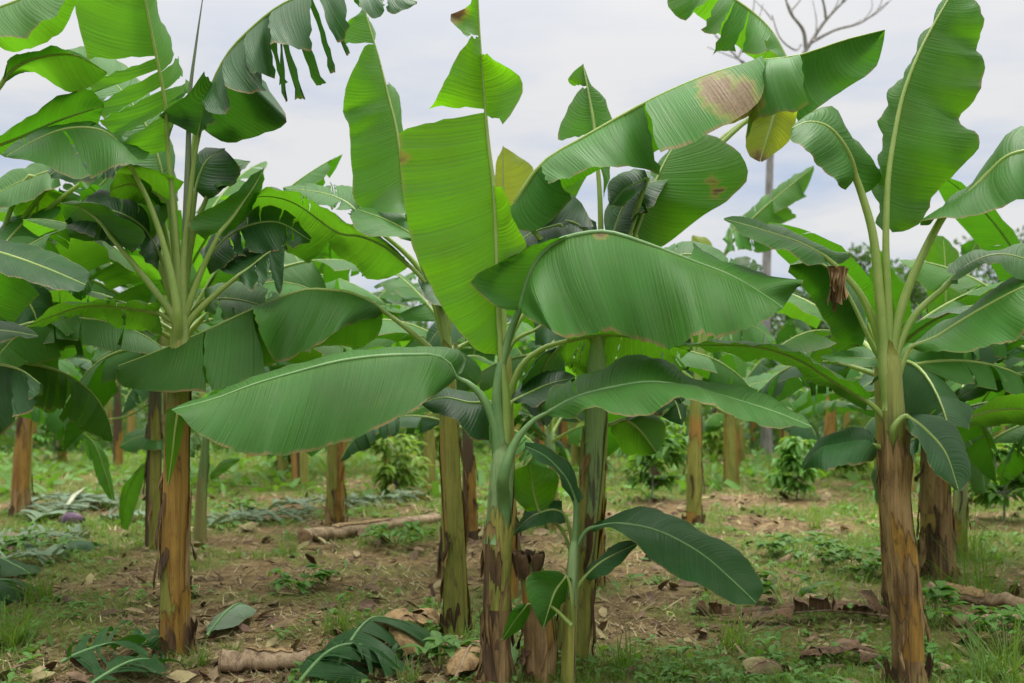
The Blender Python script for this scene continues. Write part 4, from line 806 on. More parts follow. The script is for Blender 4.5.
sapling('large leafy sapling touching the right edge behind the low grass', 1004, 522, 78, 100, 3)
sapling('pale green sapling on a thin stem left of the bare olive stem', 396, 497, 62, 72, 4, 'shrublight')
sapling('sparse thin sapling between the left stem and the orange-brown stem', 287, 478, 40, 44, 5)
sapling('thin drooping sapling on a bare stem at the left behind the cut fronds', 55, 464, 56, 54, 6)
sapling('pale sapling showing between the bare olive stem and the central stem', 425, 470, 50, 60, 7, 'shrublight')
sapling('low pale sapling behind the round leafy one, right of the slim yellow stem', 712, 462, 40, 50, 9, 'shrublight')
sapling('light green sapling left of the round leafy one behind the stems', 600, 470, 50, 60, 10, 'shrublight')
sapling('small pale sapling at the right under the low leaf beside the front stem', 850, 478, 40, 50, 12, 'shrublight')

def tree(label, px, D, H, cr, seed, mat):
    rng = np.random.default_rng(seed); X = (px - CX) / F * D
    root = thing('broadleaf_tree', label, 'tree', (X, D, 0), 'trees along the far edge of the plantation')
    tb = MB(); tube(tb, [(0, 0, -.2), (.1, 0, H * .4), (0, .1, H * .8)], [.22, .16, .06], 7)
    cb = MB(); nc = 24
    for c in range(nc):
        a = rng.uniform(0, 6.28); rr = cr * math.sqrt(rng.random()) * .85; z = H * rng.uniform(.3, .95)
        rr *= math.sqrt(max(.12, 1 - ((z / H - .55) / .5) ** 2)); cc = np.array([math.cos(a) * rr, math.sin(a) * rr, z])
        tube(tb, [(0, 0, z * .6), tuple(cc)], [.05, .015], 4)
        n = 110; q = rng.normal(size=(n, 3)); q = q / np.linalg.norm(q, axis=1)[:, None] * (rng.random(n) ** .35)[:, None] * cr * rng.uniform(.22, .42) * np.array([1, 1, .75]) + cc
        for p in q:
            t = rng.normal(size=3); t /= np.linalg.norm(t); b = np.cross(t, rng.normal(size=3)); b /= np.linalg.norm(b); s_ = rng.uniform(.12, .26)
            cb.add([p - t * s_, p + b * s_ * .5, p + t * s_, p - b * s_ * .5], [(0, 1, 2, 3)])
    tb.build('trunk', M['bark'], root); cb.build('crown', M[mat], root, smooth=False)
    return root
TREES = [(-60, 62, 9.0, 4.4), (60, 66, 7.5, 4.0), (150, 60, 6.2, 3.6), (245, 70, 6.5, 4.2), (330, 64, 5.6, 3.6), (420, 72, 7.5, 4.2), (505, 66, 6.0, 4.0), (600, 74, 7.0, 4.5),
                                    (690, 62, 5.6, 3.6), (770, 70, 7.2, 4.4), (850, 66, 9.4, 3.8), (930, 60, 8.0, 3.6), (1010, 68, 10.5, 4.4), (1090, 64, 9.5, 4.2), (15, 58, 6.5, 3.8), (195, 64, 7.4, 4.0), (290, 60, 6.0, 3.6), (375, 66, 6.6, 4.0), (460, 62, 6.2, 3.8), (550, 70, 7.0, 4.2), (645, 66, 6.0, 4.0), (730, 64, 6.6, 4.0), (810, 62, 7.0, 3.8), (890, 68, 8.6, 4.2), (970, 62, 8.2, 4.0)]
for i, (px, D, H, cr) in enumerate((a_, b_, c_ * 1.22, d_ * 1.1) for a_, b_, c_, d_ in TREES):
    place_ = 'far left' if px < 100 else 'left' if px < 300 else 'middle left' if px < 480 else 'middle right' if px < 720 else 'right' if px < 900 else 'far right'
    tree('%s broad green tree at the hazy far edge of the plantation, %s' % (['dark', 'pale'][i % 2], place_), px, D, H, cr, 300 + i, ['crown', 'crownb'][i % 2])

# bare tree: trunk and branches against the sky
rt = thing('bare_tree', 'tall leafless grey tree rising behind the right of centre plants', 'tree', tuple(world(768, 400, 27) * [1, 1, 0]))
def bt(pts, r, name='branch', par=None):
    mb = MB(); P = [world(x, y, 27 + d) for x, y, d in pts]; tube(mb, catmull(P, 4 * len(P)), np.linspace(r[0], r[1], 4 * len(P)), 7)
    return mb.build(name, M['bark'], par or rt, origin=rt.location)
tr_ = bt([(767, 470, 0), (765, 330, 0), (768, 220, .1), (772, 130, 0), (784, 80, 0)], (.17, .08), 'trunk')
for pts_, r in [([(784, 85, 0), (806, 50, .2), (826, 20, .3), (853, -8, .2)], (.075, .03)), ([(806, 50, .2), (803, 30, 0), (790, 12, -.2), (783, -12, -.3)], (.06, .02)),
                ([(812, 42, .2), (835, 30, .5), (862, 22, .6), (888, 2, .8)], (.05, .015)), ([(826, 20, .3), (824, 5, .1), (818, -15, 0)], (.04, .02)),
                ([(776, 115, 0), (758, 80, .5), (738, 58, .8), (715, 35, 1.0)], (.06, .02)), ([(738, 58, .8), (750, 30, .7), (755, -5, .6)], (.03, .012)),
                ([(801, 45, 0), (795, 50, -.3), (780, 38, -.6), (772, 15, -.8)], (.03, .012)), ([(845, 2, .2), (842, -5, .1), (840, -20, 0)], (.02, .01)),
                ([(862, 22, .6), (872, 8, .7), (870, -8, .7)], (.018, .008)), ([(790, 12, -.2), (800, 0, 0), (806, -15, 0)], (.03, .012))]: bt(pts_, r)

def woodland():
    """the low green mass between the last rows and the far trees: nobody could count it"""
    rng = np.random.default_rng(9); V = []; n = 26000
    D = rng.uniform(27, 58, n); x = rng.uniform(-.62, .62, n) * D; top = .35 + (D - 26) / 32 * 2.6 * (.35 + vnoise(x, D, .22, 41)); z = top * rng.random(n) ** .8
    q = np.stack([x, D, z], 1); t = rng.normal(size=(n, 3)); t /= np.linalg.norm(t, axis=1)[:, None]; b = np.cross(t, rng.normal(size=(n, 3))); b /= np.linalg.norm(b, axis=1)[:, None]
    s_ = (rng.uniform(.08, .22, n) * (.6 + D / 60))[:, None]
    P = np.stack([q - t * s_, q + b * s_ * .45, q + t * s_, q - b * s_ * .45], 1)
    mb = MB(); mb.v = [P.reshape(-1, 3)]; mb.n = 4 * n; mb.uv = [np.zeros((4 * n, 2))]; mb.att = [np.zeros(4 * n)]; mb.f = [(4 * i, 4 * i + 1, 4 * i + 2, 4 * i + 3) for i in range(n)]
    o = mb.build('undergrowth', M['crownb'], smooth=False); o['kind'] = 'stuff'; o['label'] = 'green undergrowth massed between the far banana rows'

for x_, y_, d_, ex, ey, ln in [(826, 20, .3, .5, -1, 34), (840, 6, .2, .2, -1, 30), (835, 30, .5, .9, -.35, 30), (862, 22, .6, .9, -.7, 34), (795, 20, 0, -.5, -1, 30), (783, -2, -.3, -.8, -.6, 26), (745, 62, .7, -1, -.4, 38), (726, 45, .9, -.4, -1, 36), (750, 30, .7, .5, -1, 26), (816, 34, .2, -.1, -1, 34), (876, 12, .7, .3, -1, 22), (772, 20, -.8, -.7, -.8, 24)]:
    bt([(x_, y_, d_), (x_ + ex * ln * .5 + 2, y_ + ey * ln * .45, d_ + .1), (x_ + ex * ln, y_ + ey * ln, d_ + .15)], (.022, .008), 'twig')
# ------------------------------------------------------------------ ground
def vnoise(x, y, sc, seed):
    r = np.random.default_rng(seed); T = r.random((256, 256))
    x = np.asarray(x) * sc + 1000.3; y = np.asarray(y) * sc + 1000.7
    xi = np.floor(x).astype(int); yi = np.floor(y).astype(int); fx = x - xi; fy = y - yi
    fx = fx * fx * (3 - 2 * fx); fy = fy * fy * (3 - 2 * fy)
    g = lambda a, b: T[a % 256, b % 256]
    return (g(xi, yi) * (1 - fx) + g(xi + 1, yi) * fx) * (1 - fy) + (g(xi, yi + 1) * (1 - fx) + g(xi + 1, yi + 1) * fx) * fy
def gz(x, y):
    f = np.clip((60 - y) / 20, 0, 1)
    return ((vnoise(x, y, .5, 1) - .5) * .05 + (vnoise(x, y, 1.7, 2) - .5) * .05 + (vnoise(x, y, 5.0, 3) - .5) * .03) * f
def greenness(x, y):
    """how grassy the soil is here"""
    px = np.asarray(x) / y * F + CX
    n = (vnoise(x, y, .8, 11) * .5 + vnoise(x, y, 2.3, 12) * .5 - .5) * 1.5 + .5
    g = n + np.clip((y - 14) / 7, 0, 1) * .40 - .03
    g = g + .32 * np.exp(-((x + 3.3) / 1.0) ** 2) * (y < 7.5) + .22 * np.exp(-(((x - 2.6) / 1.3) ** 2 + ((y - 8.2) / 1.8) ** 2)) + .05 * (x > .8) * (y < 7)
    g = g - .25 * np.exp(-(((x + 1.6) / 2.0) ** 2 + ((y - 9) / 2.6) ** 2)) - .18 * np.exp(-(((x - 2.3) / 1.6) ** 2 + ((y - 12) / 2.4) ** 2)) - .18 * np.exp(-(((x + 2.3) / 1.2) ** 2 + ((y - 6.6) / .8) ** 2))
    return g
xs = np.unique(np.r_[np.linspace(-220, -12, 24), np.linspace(-12, 12, 220), np.linspace(12, 220, 24)])
ys = np.unique(np.r_[np.linspace(-30, 2, 12), np.linspace(2, 20, 190), np.linspace(20, 60, 90), np.linspace(60, 420, 30)])
XX, YY = np.meshgrid(xs, ys, indexing='ij'); P = np.stack([XX, YY, gz(XX, YY)], 2)
gmb = MB(); gmb.grid(P, None, greenness(XX, np.maximum(YY, 1)))
g = G('soil_and_straw')
ob = g.coord('Object')
n1, n2, n3 = g.noise(ob, 1.3, 6, .6), g.noise(ob, 7, 7, .7), g.noise(ob, 45, 5, .65)
col = g.mix(g.ramp(n2, .35, .65), c4(.10, .062, .029), c4(.31, .215, .10))
col = g.mix(g.math('MULTIPLY', g.ramp(n1, .5, .7), .6), col, c4(.29, .185, .085))
col = g.mix(g.math('MULTIPLY', g.ramp(n3, .52, .7), .55), col, c4(.44, .37, .21))
col = g.mix(g.math('MULTIPLY', g.ramp(g.noise(ob, 28, 5), .58, .72), .7), col, c4(.042, .028, .018))
gr = g.ramp(g.math('ADD', g.attr('green'), g.math('MULTIPLY', g.math('SUBTRACT', n2, .5), .8)), .18, .60)
col = g.mix(g.math('MULTIPLY', gr, .72), col, g.mix(n3, c4(.085, .125, .022), c4(.22, .23, .06)))
g.done(g.bsdf(col, .92, .15, g.bump(g.math('ADD', n2, g.math('MULTIPLY', n3, .6)), 1.0, .06)))
ground = gmb.build('ground', g.m, None, 'green'); ground['kind'] = 'structure'

# grass: counted by nobody
def strip_mesh(name, base, az, lean, L, W, seg, mat, kind='stuff', curve=1.0):
    n = len(base); t = np.linspace(0, 1, seg + 1)
    dirx, diry = np.cos(az), np.sin(az); sx, sy = -np.sin(az), np.cos(az)
    V = np.zeros((n, seg + 1, 2, 3))
    for i, q in enumerate(t):
        out = L * (lean * q + curve * .45 * q * q * lean); up = L * (q - .38 * curve * lean * q * q)
        c = base + np.stack([dirx * out, diry * out, up], 1); w = W * (1 - q ** 1.6) * .5 + .0004
        V[:, i, 0] = c - np.stack([sx * w, sy * w, 0 * w], 1); V[:, i, 1] = c + np.stack([sx * w, sy * w, 0 * w], 1)
    me = bpy.data.meshes.new(name); m = (seg + 1) * 2
    k = np.arange(n)[:, None, None] * m; i = np.arange(seg)[None, :, None] * 2
    Fc = (k + i + np.array([0, 1, 3, 2])[None, None]).reshape(-1, 4)
    me.vertices.add(n * m); me.vertices.foreach_set('co', V.astype(np.float32).ravel())
    me.loops.add(Fc.size); me.loops.foreach_set('vertex_index', Fc.astype(np.int32).ravel())
    me.polygons.add(len(Fc)); me.polygons.foreach_set('loop_start', np.arange(0, Fc.size, 4, dtype=np.int32))
    me.update(calc_edges=True); me.polygons.foreach_set('use_smooth', [True] * len(me.polygons)); me.materials.append(mat)
    o = bpy.data.objects.new(name, me); COL.objects.link(o); o['kind'] = kind
    return o
woodland()
rs = np.random.default_rng(5)
def scatter(n, pymin, pymax, power=1.0):
    py = pymin + (pymax - pymin) * rs.random(n) ** power; px = rs.uniform(-260, 1284, n); D = F * CAMZ / (py - HY)
    return (px - CX) / F * D, D
def green_mat(name, a, b, tf=.35):
    return simple_mat(name, a, b, 1.2, .55, (1, 1, 1), 0, tf, (b[0] * 1.6, b[1] * 1.8, b[2]), .35, .7)
M['grass'] = green_mat('grass_blade', (.075, .150, .016), (.14, .22, .03))
M['straw'] = simple_mat('dry_straw', (.20, .15, .075), (.42, .35, .20), 2, .8, (1, 1, 1), 0, 0, None, .2, .8)
M['litter'] = simple_mat('dry_leaf_bits', (.085, .055, .03), (.32, .235, .135), 3, .8, (1, 1, 1), .2, 0, None, .2, .9)
M['weed'] = leaf_material('weed_leaf', (.10, .22, .045), (.22, .45, .03), .3, .5, .15)
def grass(name, n, pymin, pymax, thr, Lr, Wr, label):
    x, y = scatter(n, pymin, pymax); gn = greenness(x, y) + rs.uniform(-.22, .22, n); keep = gn > thr; x, y = x[keep], y[keep]
    # gather into tufts
    cx, cy = x, y; m = len(x)
    rep = 6; jx = np.repeat(cx, rep) + rs.normal(0, .035, m * rep) * (1 + np.repeat(cy, rep) / 14); jy = np.repeat(cy, rep) + rs.normal(0, .035, m * rep) * (1 + np.repeat(cy, rep) / 14)
    L = rs.uniform(*Lr, m * rep) * (.45 + .9 * vnoise(jx, jy, .9, 31)); W = rs.uniform(*Wr, m * rep) * np.clip(jy / 8, .8, 3)
    o = strip_mesh(name, np.stack([jx, jy, gz(jx, jy) - .005], 1), rs.uniform(0, 6.28, m * rep), rs.uniform(.15, 1.0, m * rep), L, W, 3, M['grass'])
    o['label'] = label
grass('grass', 11000, 415, 478, .42, (.08, .30), (.004, .008), 'bright green grass growing between the far banana rows')
grass('grass', 14000, 470, 560, .45, (.04, .15), (.004, .007), 'short patchy grass over the bare middle ground')
grass('grass', 14000, 550, 780, .47, (.03, .13), (.003, .006), 'thin grass and sprouts in the foreground soil')
# taller tufts one can pick out
def tuft(label, px, py, h, n, seed):
    r = np.random.default_rng(seed); gpt = ground_at(px, py); H = h * gpt[1] / F
    b = np.stack([r.normal(0, H * .16, n), r.normal(0, H * .16, n), np.full(n, -.01)], 1)
    o = strip_mesh('grass_tuft', b, r.uniform(0, 6.28, n), r.uniform(.1, .9, n), H * r.uniform(.5, 1.15, n), np.full(n, .006) * r.uniform(.7, 1.4, n), 4, M['grass'], 'thing')
    o.location = (gpt[0], gpt[1], float(gz(gpt[0], gpt[1]))); del o['kind']
    tag(o, label, 'grass tuft', 'tall grass tufts')
for i, (l, px, py, h, n) in enumerate([('upright fresh grass tuft in front of the fallen log on the left', 337, 640, 46, 60), ('green grass tuft beside the log end left of the centre', 287, 556, 32, 50),
        ('tall grass clump at the lower left edge', 12, 650, 60, 120), ('grass clump near the left edge below the cut leaves', 40, 605, 45, 90), ('small round grass tuft on the bare patch right of the slim yellow stem', 816, 532, 24, 60),
        ('long bladed grass clump leaning out right of the right front stem', 985, 600, 95, 70), ('tall grass beside the shaggy stem on the right', 955, 560, 70, 80), ('feathery weed tuft on the right of the centre foreground', 735, 650, 60, 50),
        ('grass clump at the lower right corner', 1005, 690, 90, 110), ('grass tuft in the foreground below the bent dry leaf', 780, 690, 40, 45), ('grass tuft at the foot of the plant right of the centre', 620, 672, 50, 50),
        ('grass sprout by the left front stem foot', 200, 668, 34, 40), ('grass tuft between the left stem and the foreground log', 232, 660, 30, 40), ('wispy grass left of the centre foreground', 410, 690, 34, 40)]): tuft(l, px, py, h, n, 60 + i)
# dry straw and leaf bits
x, y = scatter(30000, 430, 780); n = len(x); keep = greenness(x, y) + rs.uniform(-.3, .3, n) < .62; x, y = x[keep], y[keep]; n = len(x)
o = strip_mesh('straw', np.stack([x, y, gz(x, y) + .004], 1), rs.uniform(0, 6.28, n), rs.uniform(2.2, 4.5, n), rs.uniform(.015, .06, n) * np.clip(y / 9, .7, 2), rs.uniform(.003, .009, n) * np.clip(y / 8, .8, 2.5), 2, M['straw'], curve=.02); o['label'] = 'dry straw scattered over the soil'
def flakes(name, n, mat, size, label, dens, lift=.01, flat=.35, pym=(430, 780)):
    x, y = scatter(n, *pym); k = dens(x, y) + rs.uniform(-.25, .25, n) > .5; x, y = x[k], y[k]; n = len(x)
    a = rs.uniform(0, 6.28, n); s = rs.uniform(*size, n) * np.clip(y / 9, .75, 1.8); asp = rs.uniform(.25, .55, n); tl = rs.normal(0, flat, n); cr = rs.uniform(.0, .5, n)
    d = np.stack([np.cos(a), np.sin(a), tl], 1); e = np.stack([-np.sin(a), np.cos(a), rs.normal(0, flat, n)], 1)
    c = np.stack([x, y, gz(x, y) + lift + s * .2], 1); V = np.zeros((n, 6, 3)); up = np.array([0, 0, 1.0])
    for i, (u_, v_, h_) in enumerate([(-1, 0, 0), (-.3, -1, 1), (.45, -.8, .8), (1, 0, .2), (.45, .8, .8), (-.3, 1, 1)]): V[:, i] = c + d * (u_ * s)[:, None] + e * (v_ * s * asp)[:, None] + up * (h_ * cr * s * asp)[:, None]
    mb = MB(); mb.v = [V.reshape(-1, 3)]; mb.n = n * 6; mb.uv = [np.tile(np.array([[0, 0], [.02, .9], [.05, .9], [.1, 0], [.05, .9], [.02, .9]]), (n, 1))]; mb.att = [np.zeros(n * 6)]
    ks = np.arange(n) * 6; mb.f = [t for k_ in ks.tolist() for t in ((k_, k_ + 1, k_ + 2, k_ + 3), (k_, k_ + 3, k_ + 4, k_ + 5))]
    o = mb.build(name, mat); o['kind'] = 'stuff'; o['label'] = label
    return o
flakes('leaf_litter', 16000, M['litter'], (.012, .045), 'brown curled bits of dead leaf lying on the soil', lambda x, y: .85 - greenness(x, y) * .5)
flakes('leaf_litter', 1500, M['litter'], (.05, .12), 'larger curled scraps of dead banana leaf on the soil', lambda x, y: .8 - greenness(x, y) * .5)
flakes('weeds', 16000, M['weed'], (.02, .05), 'small broad leaved weeds spread over the ground', lambda x, y: greenness(x, y) * .85, .03, .5)
flakes('weeds', 6000, M['weed'], (.04, .09), 'leafy ground cover in the far grassy strip', lambda x, y: greenness(x, y) * .8, .08, .6, (412, 500))

# seedlings come up everywhere between the rows
def seedlings():
    r = np.random.default_rng(88); fb = MB(); x, y = scatter(2600, 462, 760); k = greenness(x, y) + r.uniform(-.3, .3, len(x)) > .48; x, y = x[k], y[k]
    for a, b in zip(x[:1100], y[:1100]):
        z = float(gz(a, b)); h = r.uniform(.02, .10); sc = r.uniform(.6, 1.5) * min(1.6, max(.9, b / 9))
        for j in range(int(r.integers(4, 8))):
            q = r.uniform(0, 6.28); leaflet(fb, (a + r.normal(0, .015), b + r.normal(0, .015), z + h * r.uniform(.3, 1)), (math.cos(q), math.sin(q), r.uniform(0, .8)), .065 * sc * r.uniform(.6, 1.3), .017 * sc, r.uniform(.3, 1), r, 4)
    o = fb.build('seedlings', M['weed']); o['kind'] = 'stuff'; o['label'] = 'small leafy seedlings sprouting between the rows'
seedlings()

# broad leaved weeds one can pick out
def weed(label, px, py, w, h, seed, mat='weed', nl=26, ll=.13):
    r = np.random.default_rng(seed); gp = ground_at(px, py); D = gp[1]; Wd = w * D / F / 2; H = h * D / F
    root = thing('weed', label, 'weed', (gp[0], D, float(gz(gp[0], D))), 'broad leaved weeds on the ground')
    sb, fb = MB(), MB()
    for i in range(nl):
        a = r.uniform(0, 6.28); q = math.sqrt(r.random()); e = np.array([math.cos(a) * Wd * q, math.sin(a) * Wd * q, H * r.uniform(.3, 1) * (1 - .4 * q)])
        tube(sb, [(e[0] * .3, e[1] * .3, -.01), tuple(e * .8), tuple(e)], [.004, .003, .002], 4)
        for j in range(3):
            b = a + r.uniform(-1.6, 1.6); leaflet(fb, e, (math.cos(b), math.sin(b), r.uniform(.0, .7)), ll * r.uniform(.7, 1.3), ll * .26, r.uniform(.3, 1), r)
    sb.build('stems', M['rib'], root); fb.build('foliage', M[mat], root)
for i, (l, px, py, w, h, nl) in enumerate([('pale star-leaved weed between the bare olive stem and the central stem foot', 440, 672, 36, 40, 9), ('fan-leaved weed on the ground left of the right front stem', 788, 606, 56, 34, 16),
        ('low leafy weed patch in front of the bare olive stem on the left', 300, 590, 50, 26, 18), ('leafy weeds growing along the fallen log', 398, 548, 60, 24, 26), ('blue-green weed beside the right front stem', 935, 625, 50, 44, 20),
        ('leafy weed at the right edge below the bark strips', 1008, 650, 60, 60, 26), ('green weed patch behind the drooping sucker leaf', 800, 560, 80, 30, 34), ('weed patch in the middle distance left of the right front stem', 850, 575, 60, 30, 24),
        ('weeds under the left edge leaves', 30, 560, 60, 30, 22), ('small weed beside the central stem', 515, 668, 22, 20, 5), ('weeds right of the left stem foot', 240, 520, 40, 22, 16)]): weed(l, px, py, w, h, 500 + i, nl=nl)

# ------------------------------------------------------------------ things lying about
M['log'] = sheath_material('cut_pseudostem', (.16, .10, .05), (.42, .31, .19), (.07, .045, .03), .75)
M['cut'] = simple_mat('cut_end', (.22, .12, .06), (.40, .27, .16), 22, .8, (1, 1, 1), .3)
def log(label, a, b, r, seed):
    A, B = ground_at(*a), ground_at(*b); A[2] += r * .8; B[2] += r * .6; rng = np.random.default_rng(seed)
    n = 16; t = np.linspace(0, 1, n)[:, None]; P = A * (1 - t) + B * t; P[:, 2] += rng.normal(0, .008, n)
    root = thing('fallen_pseudostem', label, 'log', (A[0], A[1], 0), 'cut banana stems lying on the ground')
    mb = MB(); T = norm(B - A); X = np.cross(T, [0, 0, 1.0]); X /= np.linalg.norm(X); Y = np.cross(X, T); th = np.linspace(0, 6.283, 18, endpoint=False)
    Gd = np.array([[P[i] + r * (1 - .25 * i / n) * (1 + .07 * math.sin(3 * q + seed) + .05 * math.sin(2 * q + i * .5) + rng.normal(0, .025)) * (X * math.cos(q) + .85 * Y * math.sin(q)) for q in th] for i in range(n)])
    mb.grid(Gd, wrap=True); o = mb.build('stem', M['log'], root, origin=root.location)
    for i, sgn in ((0, -1), (n - 1, 1)):
        cb = MB(); c = P[i]; rings = [Gd[i], c + (Gd[i] - c) * .7 + T * sgn * .012, c + (Gd[i] - c) * .35 + T * sgn * .004, c + (Gd[i] - c) * .02 + T * sgn * .015]
        cb.grid(np.array([q + T * sgn * .002 for q in rings]), wrap=True); cb.build('cut_end', M['cut'], root, origin=root.location)
    for k_ in range(3):
        sb = MB(); i0 = rng.integers(0, n - 7); a0 = rng.uniform(.3, 2.2); Q = np.array([[P[i0 + i] + (r * (1.02 - .25 * (i0 + i) / n) + .006 + .03 * (j / 6) ** 3) * (X * math.cos(a0 + j * .22) + .85 * Y * math.sin(a0 + j * .22)) for j in range(7)] for i in range(7)])
        sb.grid(Q); sb.build('leaf_sheath', M['sheath'], o, origin=root.location)
log('pale cut banana stem lying on the ground, its round cut end facing left', (304, 546), (436, 524), .105, 1)
log('short cut banana stem in the left foreground beside the fallen leaves', (222, 672), (310, 668), .075, 2)
log('long weathered stem piece lying at the right edge, upper of two', (930, 597), (1060, 615), .06, 3)
log('straight stem piece lying at the right edge, lower of two', (950, 626), (1060, 624), .05, 4)

def frond(label, name, pts, W, col, seed, tears, dead=False, hump=.08):
    """a leaf lying on the ground; pts: ground pixels along its midrib"""
    rng = np.random.default_rng(seed); Q = np.array([ground_at(*p) for p in pts]); P = catmull(Q, 40)
    t = np.linspace(0, 1, 40); P[:, 2] = gz(P[:, 0], P[:, 1]) + .03 + hump * np.sin(t * 3.14) * rng.uniform(.6, 1.2)
    d = np.r_[0, np.cumsum(np.linalg.norm(np.diff(P, axis=0), axis=1))]; L = d[-1]; T = norm(np.gradient(P, axis=0)); sd = norm(np.cross(T, [0, 0, 1.0]))
    root = thing(name, label, 'fallen leaf', tuple(P[0] * [1, 1, 0]), 'leaves lying on the ground')
    mb = MB()
    for sg in (1, -1):
        cuts = np.r_[.04, np.sort(rng.uniform(.08, .95, tears)), 1.0]
        for a, b in zip(cuts[:-1], cuts[1:]):
            m = max(4, int((b - a) * L * 18)); us = np.linspace(a, b, m); mm = np.stack([np.interp(us, t, P[:, k]) for k in range(3)], 1)
            s2 = np.stack([np.interp(us, t, sd[:, k]) for k in range(3)], 1); tt = np.stack([np.interp(us, t, T[:, k]) for k in range(3)], 1)
            w = W * prof(us) * rng.uniform(.6, 1.15); E = mm + sg * s2 * w[:, None] + tt * (w * rng.uniform(-.1, .8))[:, None]
            E = E.mean(0) + (E - E.mean(0)) * (rng.uniform(.45, .8) if tears > 3 else .97)
            E[:, 2] = gz(E[:, 0], E[:, 1]) +   .012 + rng.uniform(0, .05 if tears < 12 else .16) + (.03 * rng.random() if dead else 0)
            blade_strip(mb, mm, E, us * L, us, rng, .12 if not dead else .25,   .014 if not dead else .022, nv=6)
    o = mb.build('blade', M[col] if col in M else col, root, origin=root.location)
    rb = MB(); tube(rb, P[::2], np.linspace(.012, .004, 20), 7); rb.build('midrib', M['log'] if dead else M['ribdull'], o, origin=root.location)
frond('heap of cut greyish green fronds beside the far left ochre stem', 'cut_frond', [(30, 527), (70, 512), (108, 500)], .42, 'wilt', 1, 46)
frond('torn greyish frond lying flat across the left edge of the clearing', 'cut_frond', [(-30, 552), (30, 546), (90, 540)], .35, 'wilt', 2, 44)
frond('shredded pale frond lying left of the round cut log end', 'cut_frond', [(205, 530), (250, 524), (310, 516)], .5, 'wilt', 3, 60)
frond('shredded frond lying behind the orange-brown stem', 'cut_frond', [(262, 512), (320, 508), (372, 502)], .4, 'wilt', 4, 50)
frond('dark green cut leaf piece lying below the heap on the left', 'cut_frond', [(52, 556), (75, 552), (102, 549)], .16, 'deep', 5, 1)
frond('small cut leaf with a pale edge lying right of the left front stem', 'cut_frond', [(207, 640), (232, 632), (255, 622)], .14, 'wilt', 6, 1, hump=.12)
frond('dark green fallen leaf at the foot of the left front stem', 'fallen_leaf', [(62, 668), (105, 664), (165, 655)], .3, 'deep', 7, 12)
frond('second dark fallen leaf in the bottom left foreground', 'fallen_leaf', [(90, 690), (130, 680), (165, 672)], .28, 'deep', 8, 10)
frond('arched grey green leaf over the brown heap left of the centre foreground', 'fallen_leaf', [(330, 690), (372, 668), (418, 650)], .3, 'deep', 9, 11, hump=.2)
frond('crumpled fallen leaf under the arched one in the foreground', 'fallen_leaf', [(300, 694), (345, 684), (400, 680)], .28, 'deep', 10, 12, hump=.14)
frond('second greyish frond on the cut heap at the left', 'cut_frond', [(10, 512), (60, 505), (130, 512)], .35, 'wilt', 21, 40)
frond('tattered frond lying under the narrow hanging leaves on the left', 'cut_frond', [(95, 524), (140, 522), (185, 516)], .35, 'wilt', 22, 36)
frond('tattered frond lying right of the orange-brown stem', 'cut_frond', [(345, 506), (390, 503), (425, 500)], .3, 'wilt', 23, 30)
frond('grey cut leaf lying low across the left edge', 'cut_frond', [(-20, 572), (25, 566), (70, 562)], .3, 'wilt', 24, 30)
frond('dark leaf lying at the lower left edge', 'fallen_leaf', [(-40, 610), (0, 602), (38, 596)], .25, 'deep', 11, 3, hump=.15)
frond('dark green leaf resting on the grass at the left edge', 'fallen_leaf', [(-45, 590), (-5, 576), (34, 580)], .22, 'deep', 12, 3, hump=.2)
frond('long dry brown leaf lying across the ground left of the right front stem', 'dry_leaf', [(900, 622), (830, 622), (760, 624), (695, 620)], .12, 'sheathdark', 13, 12, True, .03)
frond('curled dark brown dry leaf in the foreground left of the right front stem', 'dry_leaf', [(880, 662), (840, 660), (800, 664)], .09, 'sheathdark', 14, 3, True, .05)
frond('pale dry leaf piece at the bottom in front of the right stem', 'dry_leaf', [(745, 680), (765, 676), (790, 674)], .08, 'litter', 15, 1, True, .06)
frond('brown dry leaves heaped left of the bare olive stem', 'dry_leaf', [(380, 640), (410, 634), (445, 632)], .2, 'sheath', 16, 4, True, .06)
frond('brown dry sheath draped over the foreground heap', 'dry_leaf', [(335, 660), (380, 664), (430, 668)], .14, 'sheath', 17, 3, True, .16)
frond('dry brown leaf left of the slim yellow stem', 'dry_leaf', [(640, 560), (680, 556), (720, 562)], .2, 'sheath', 18, 6, True, .05)
frond('dry brown sheath on the ground between the central stem and the olive stem', 'dry_leaf', [(455, 690), (480, 672), (520, 668)], .12, 'sheath', 19, 2, True, .12)
# broken stump among the central stems
sp_ = thing('cut_stump', 'broken brown banana stump with a dark curled top right of the central stem', 'stump', tuple(world(540, 400, 5.3) * [1, 1, 0]))
_r = np.random.default_rng(4)
pseudostem(sp_, [world(536, 700, 5.3) * [1, 1, 0] - [0, 0, .1], world(540, 640, 5.3), world(530, 560, 5.3)], [.085, .08, .065], M['stemA'], _r, sp_.location, 6, 'sheathdark')
for k_ in range(5):                                       # withered sheaths curling over the break
    mb = MB(); a0_ = k_ * 1.25; c_ = world(528, 562, 5.28); Q = np.zeros((12, 6, 3))
    for i in range(12):
        e = i / 11; rr = .03 + .06 * math.sin(e * 2.6); z = .10 * math.sin(e * 2.2) - .16 * e * e
        for j in range(6): Q[i, j] = c_ + [rr * math.cos(a0_ + (j - 2.5) * .2 + e * .6), rr * math.sin(a0_ + (j - 2.5) * .2 + e * .6), z + .008 * math.sin(j * 2.1 + e * 5)]
    mb.grid(Q, None, np.full((12, 6), .3)); mb.build('curled_sheath', M['sheathdark'], sp_, 'h', origin=sp_.location)
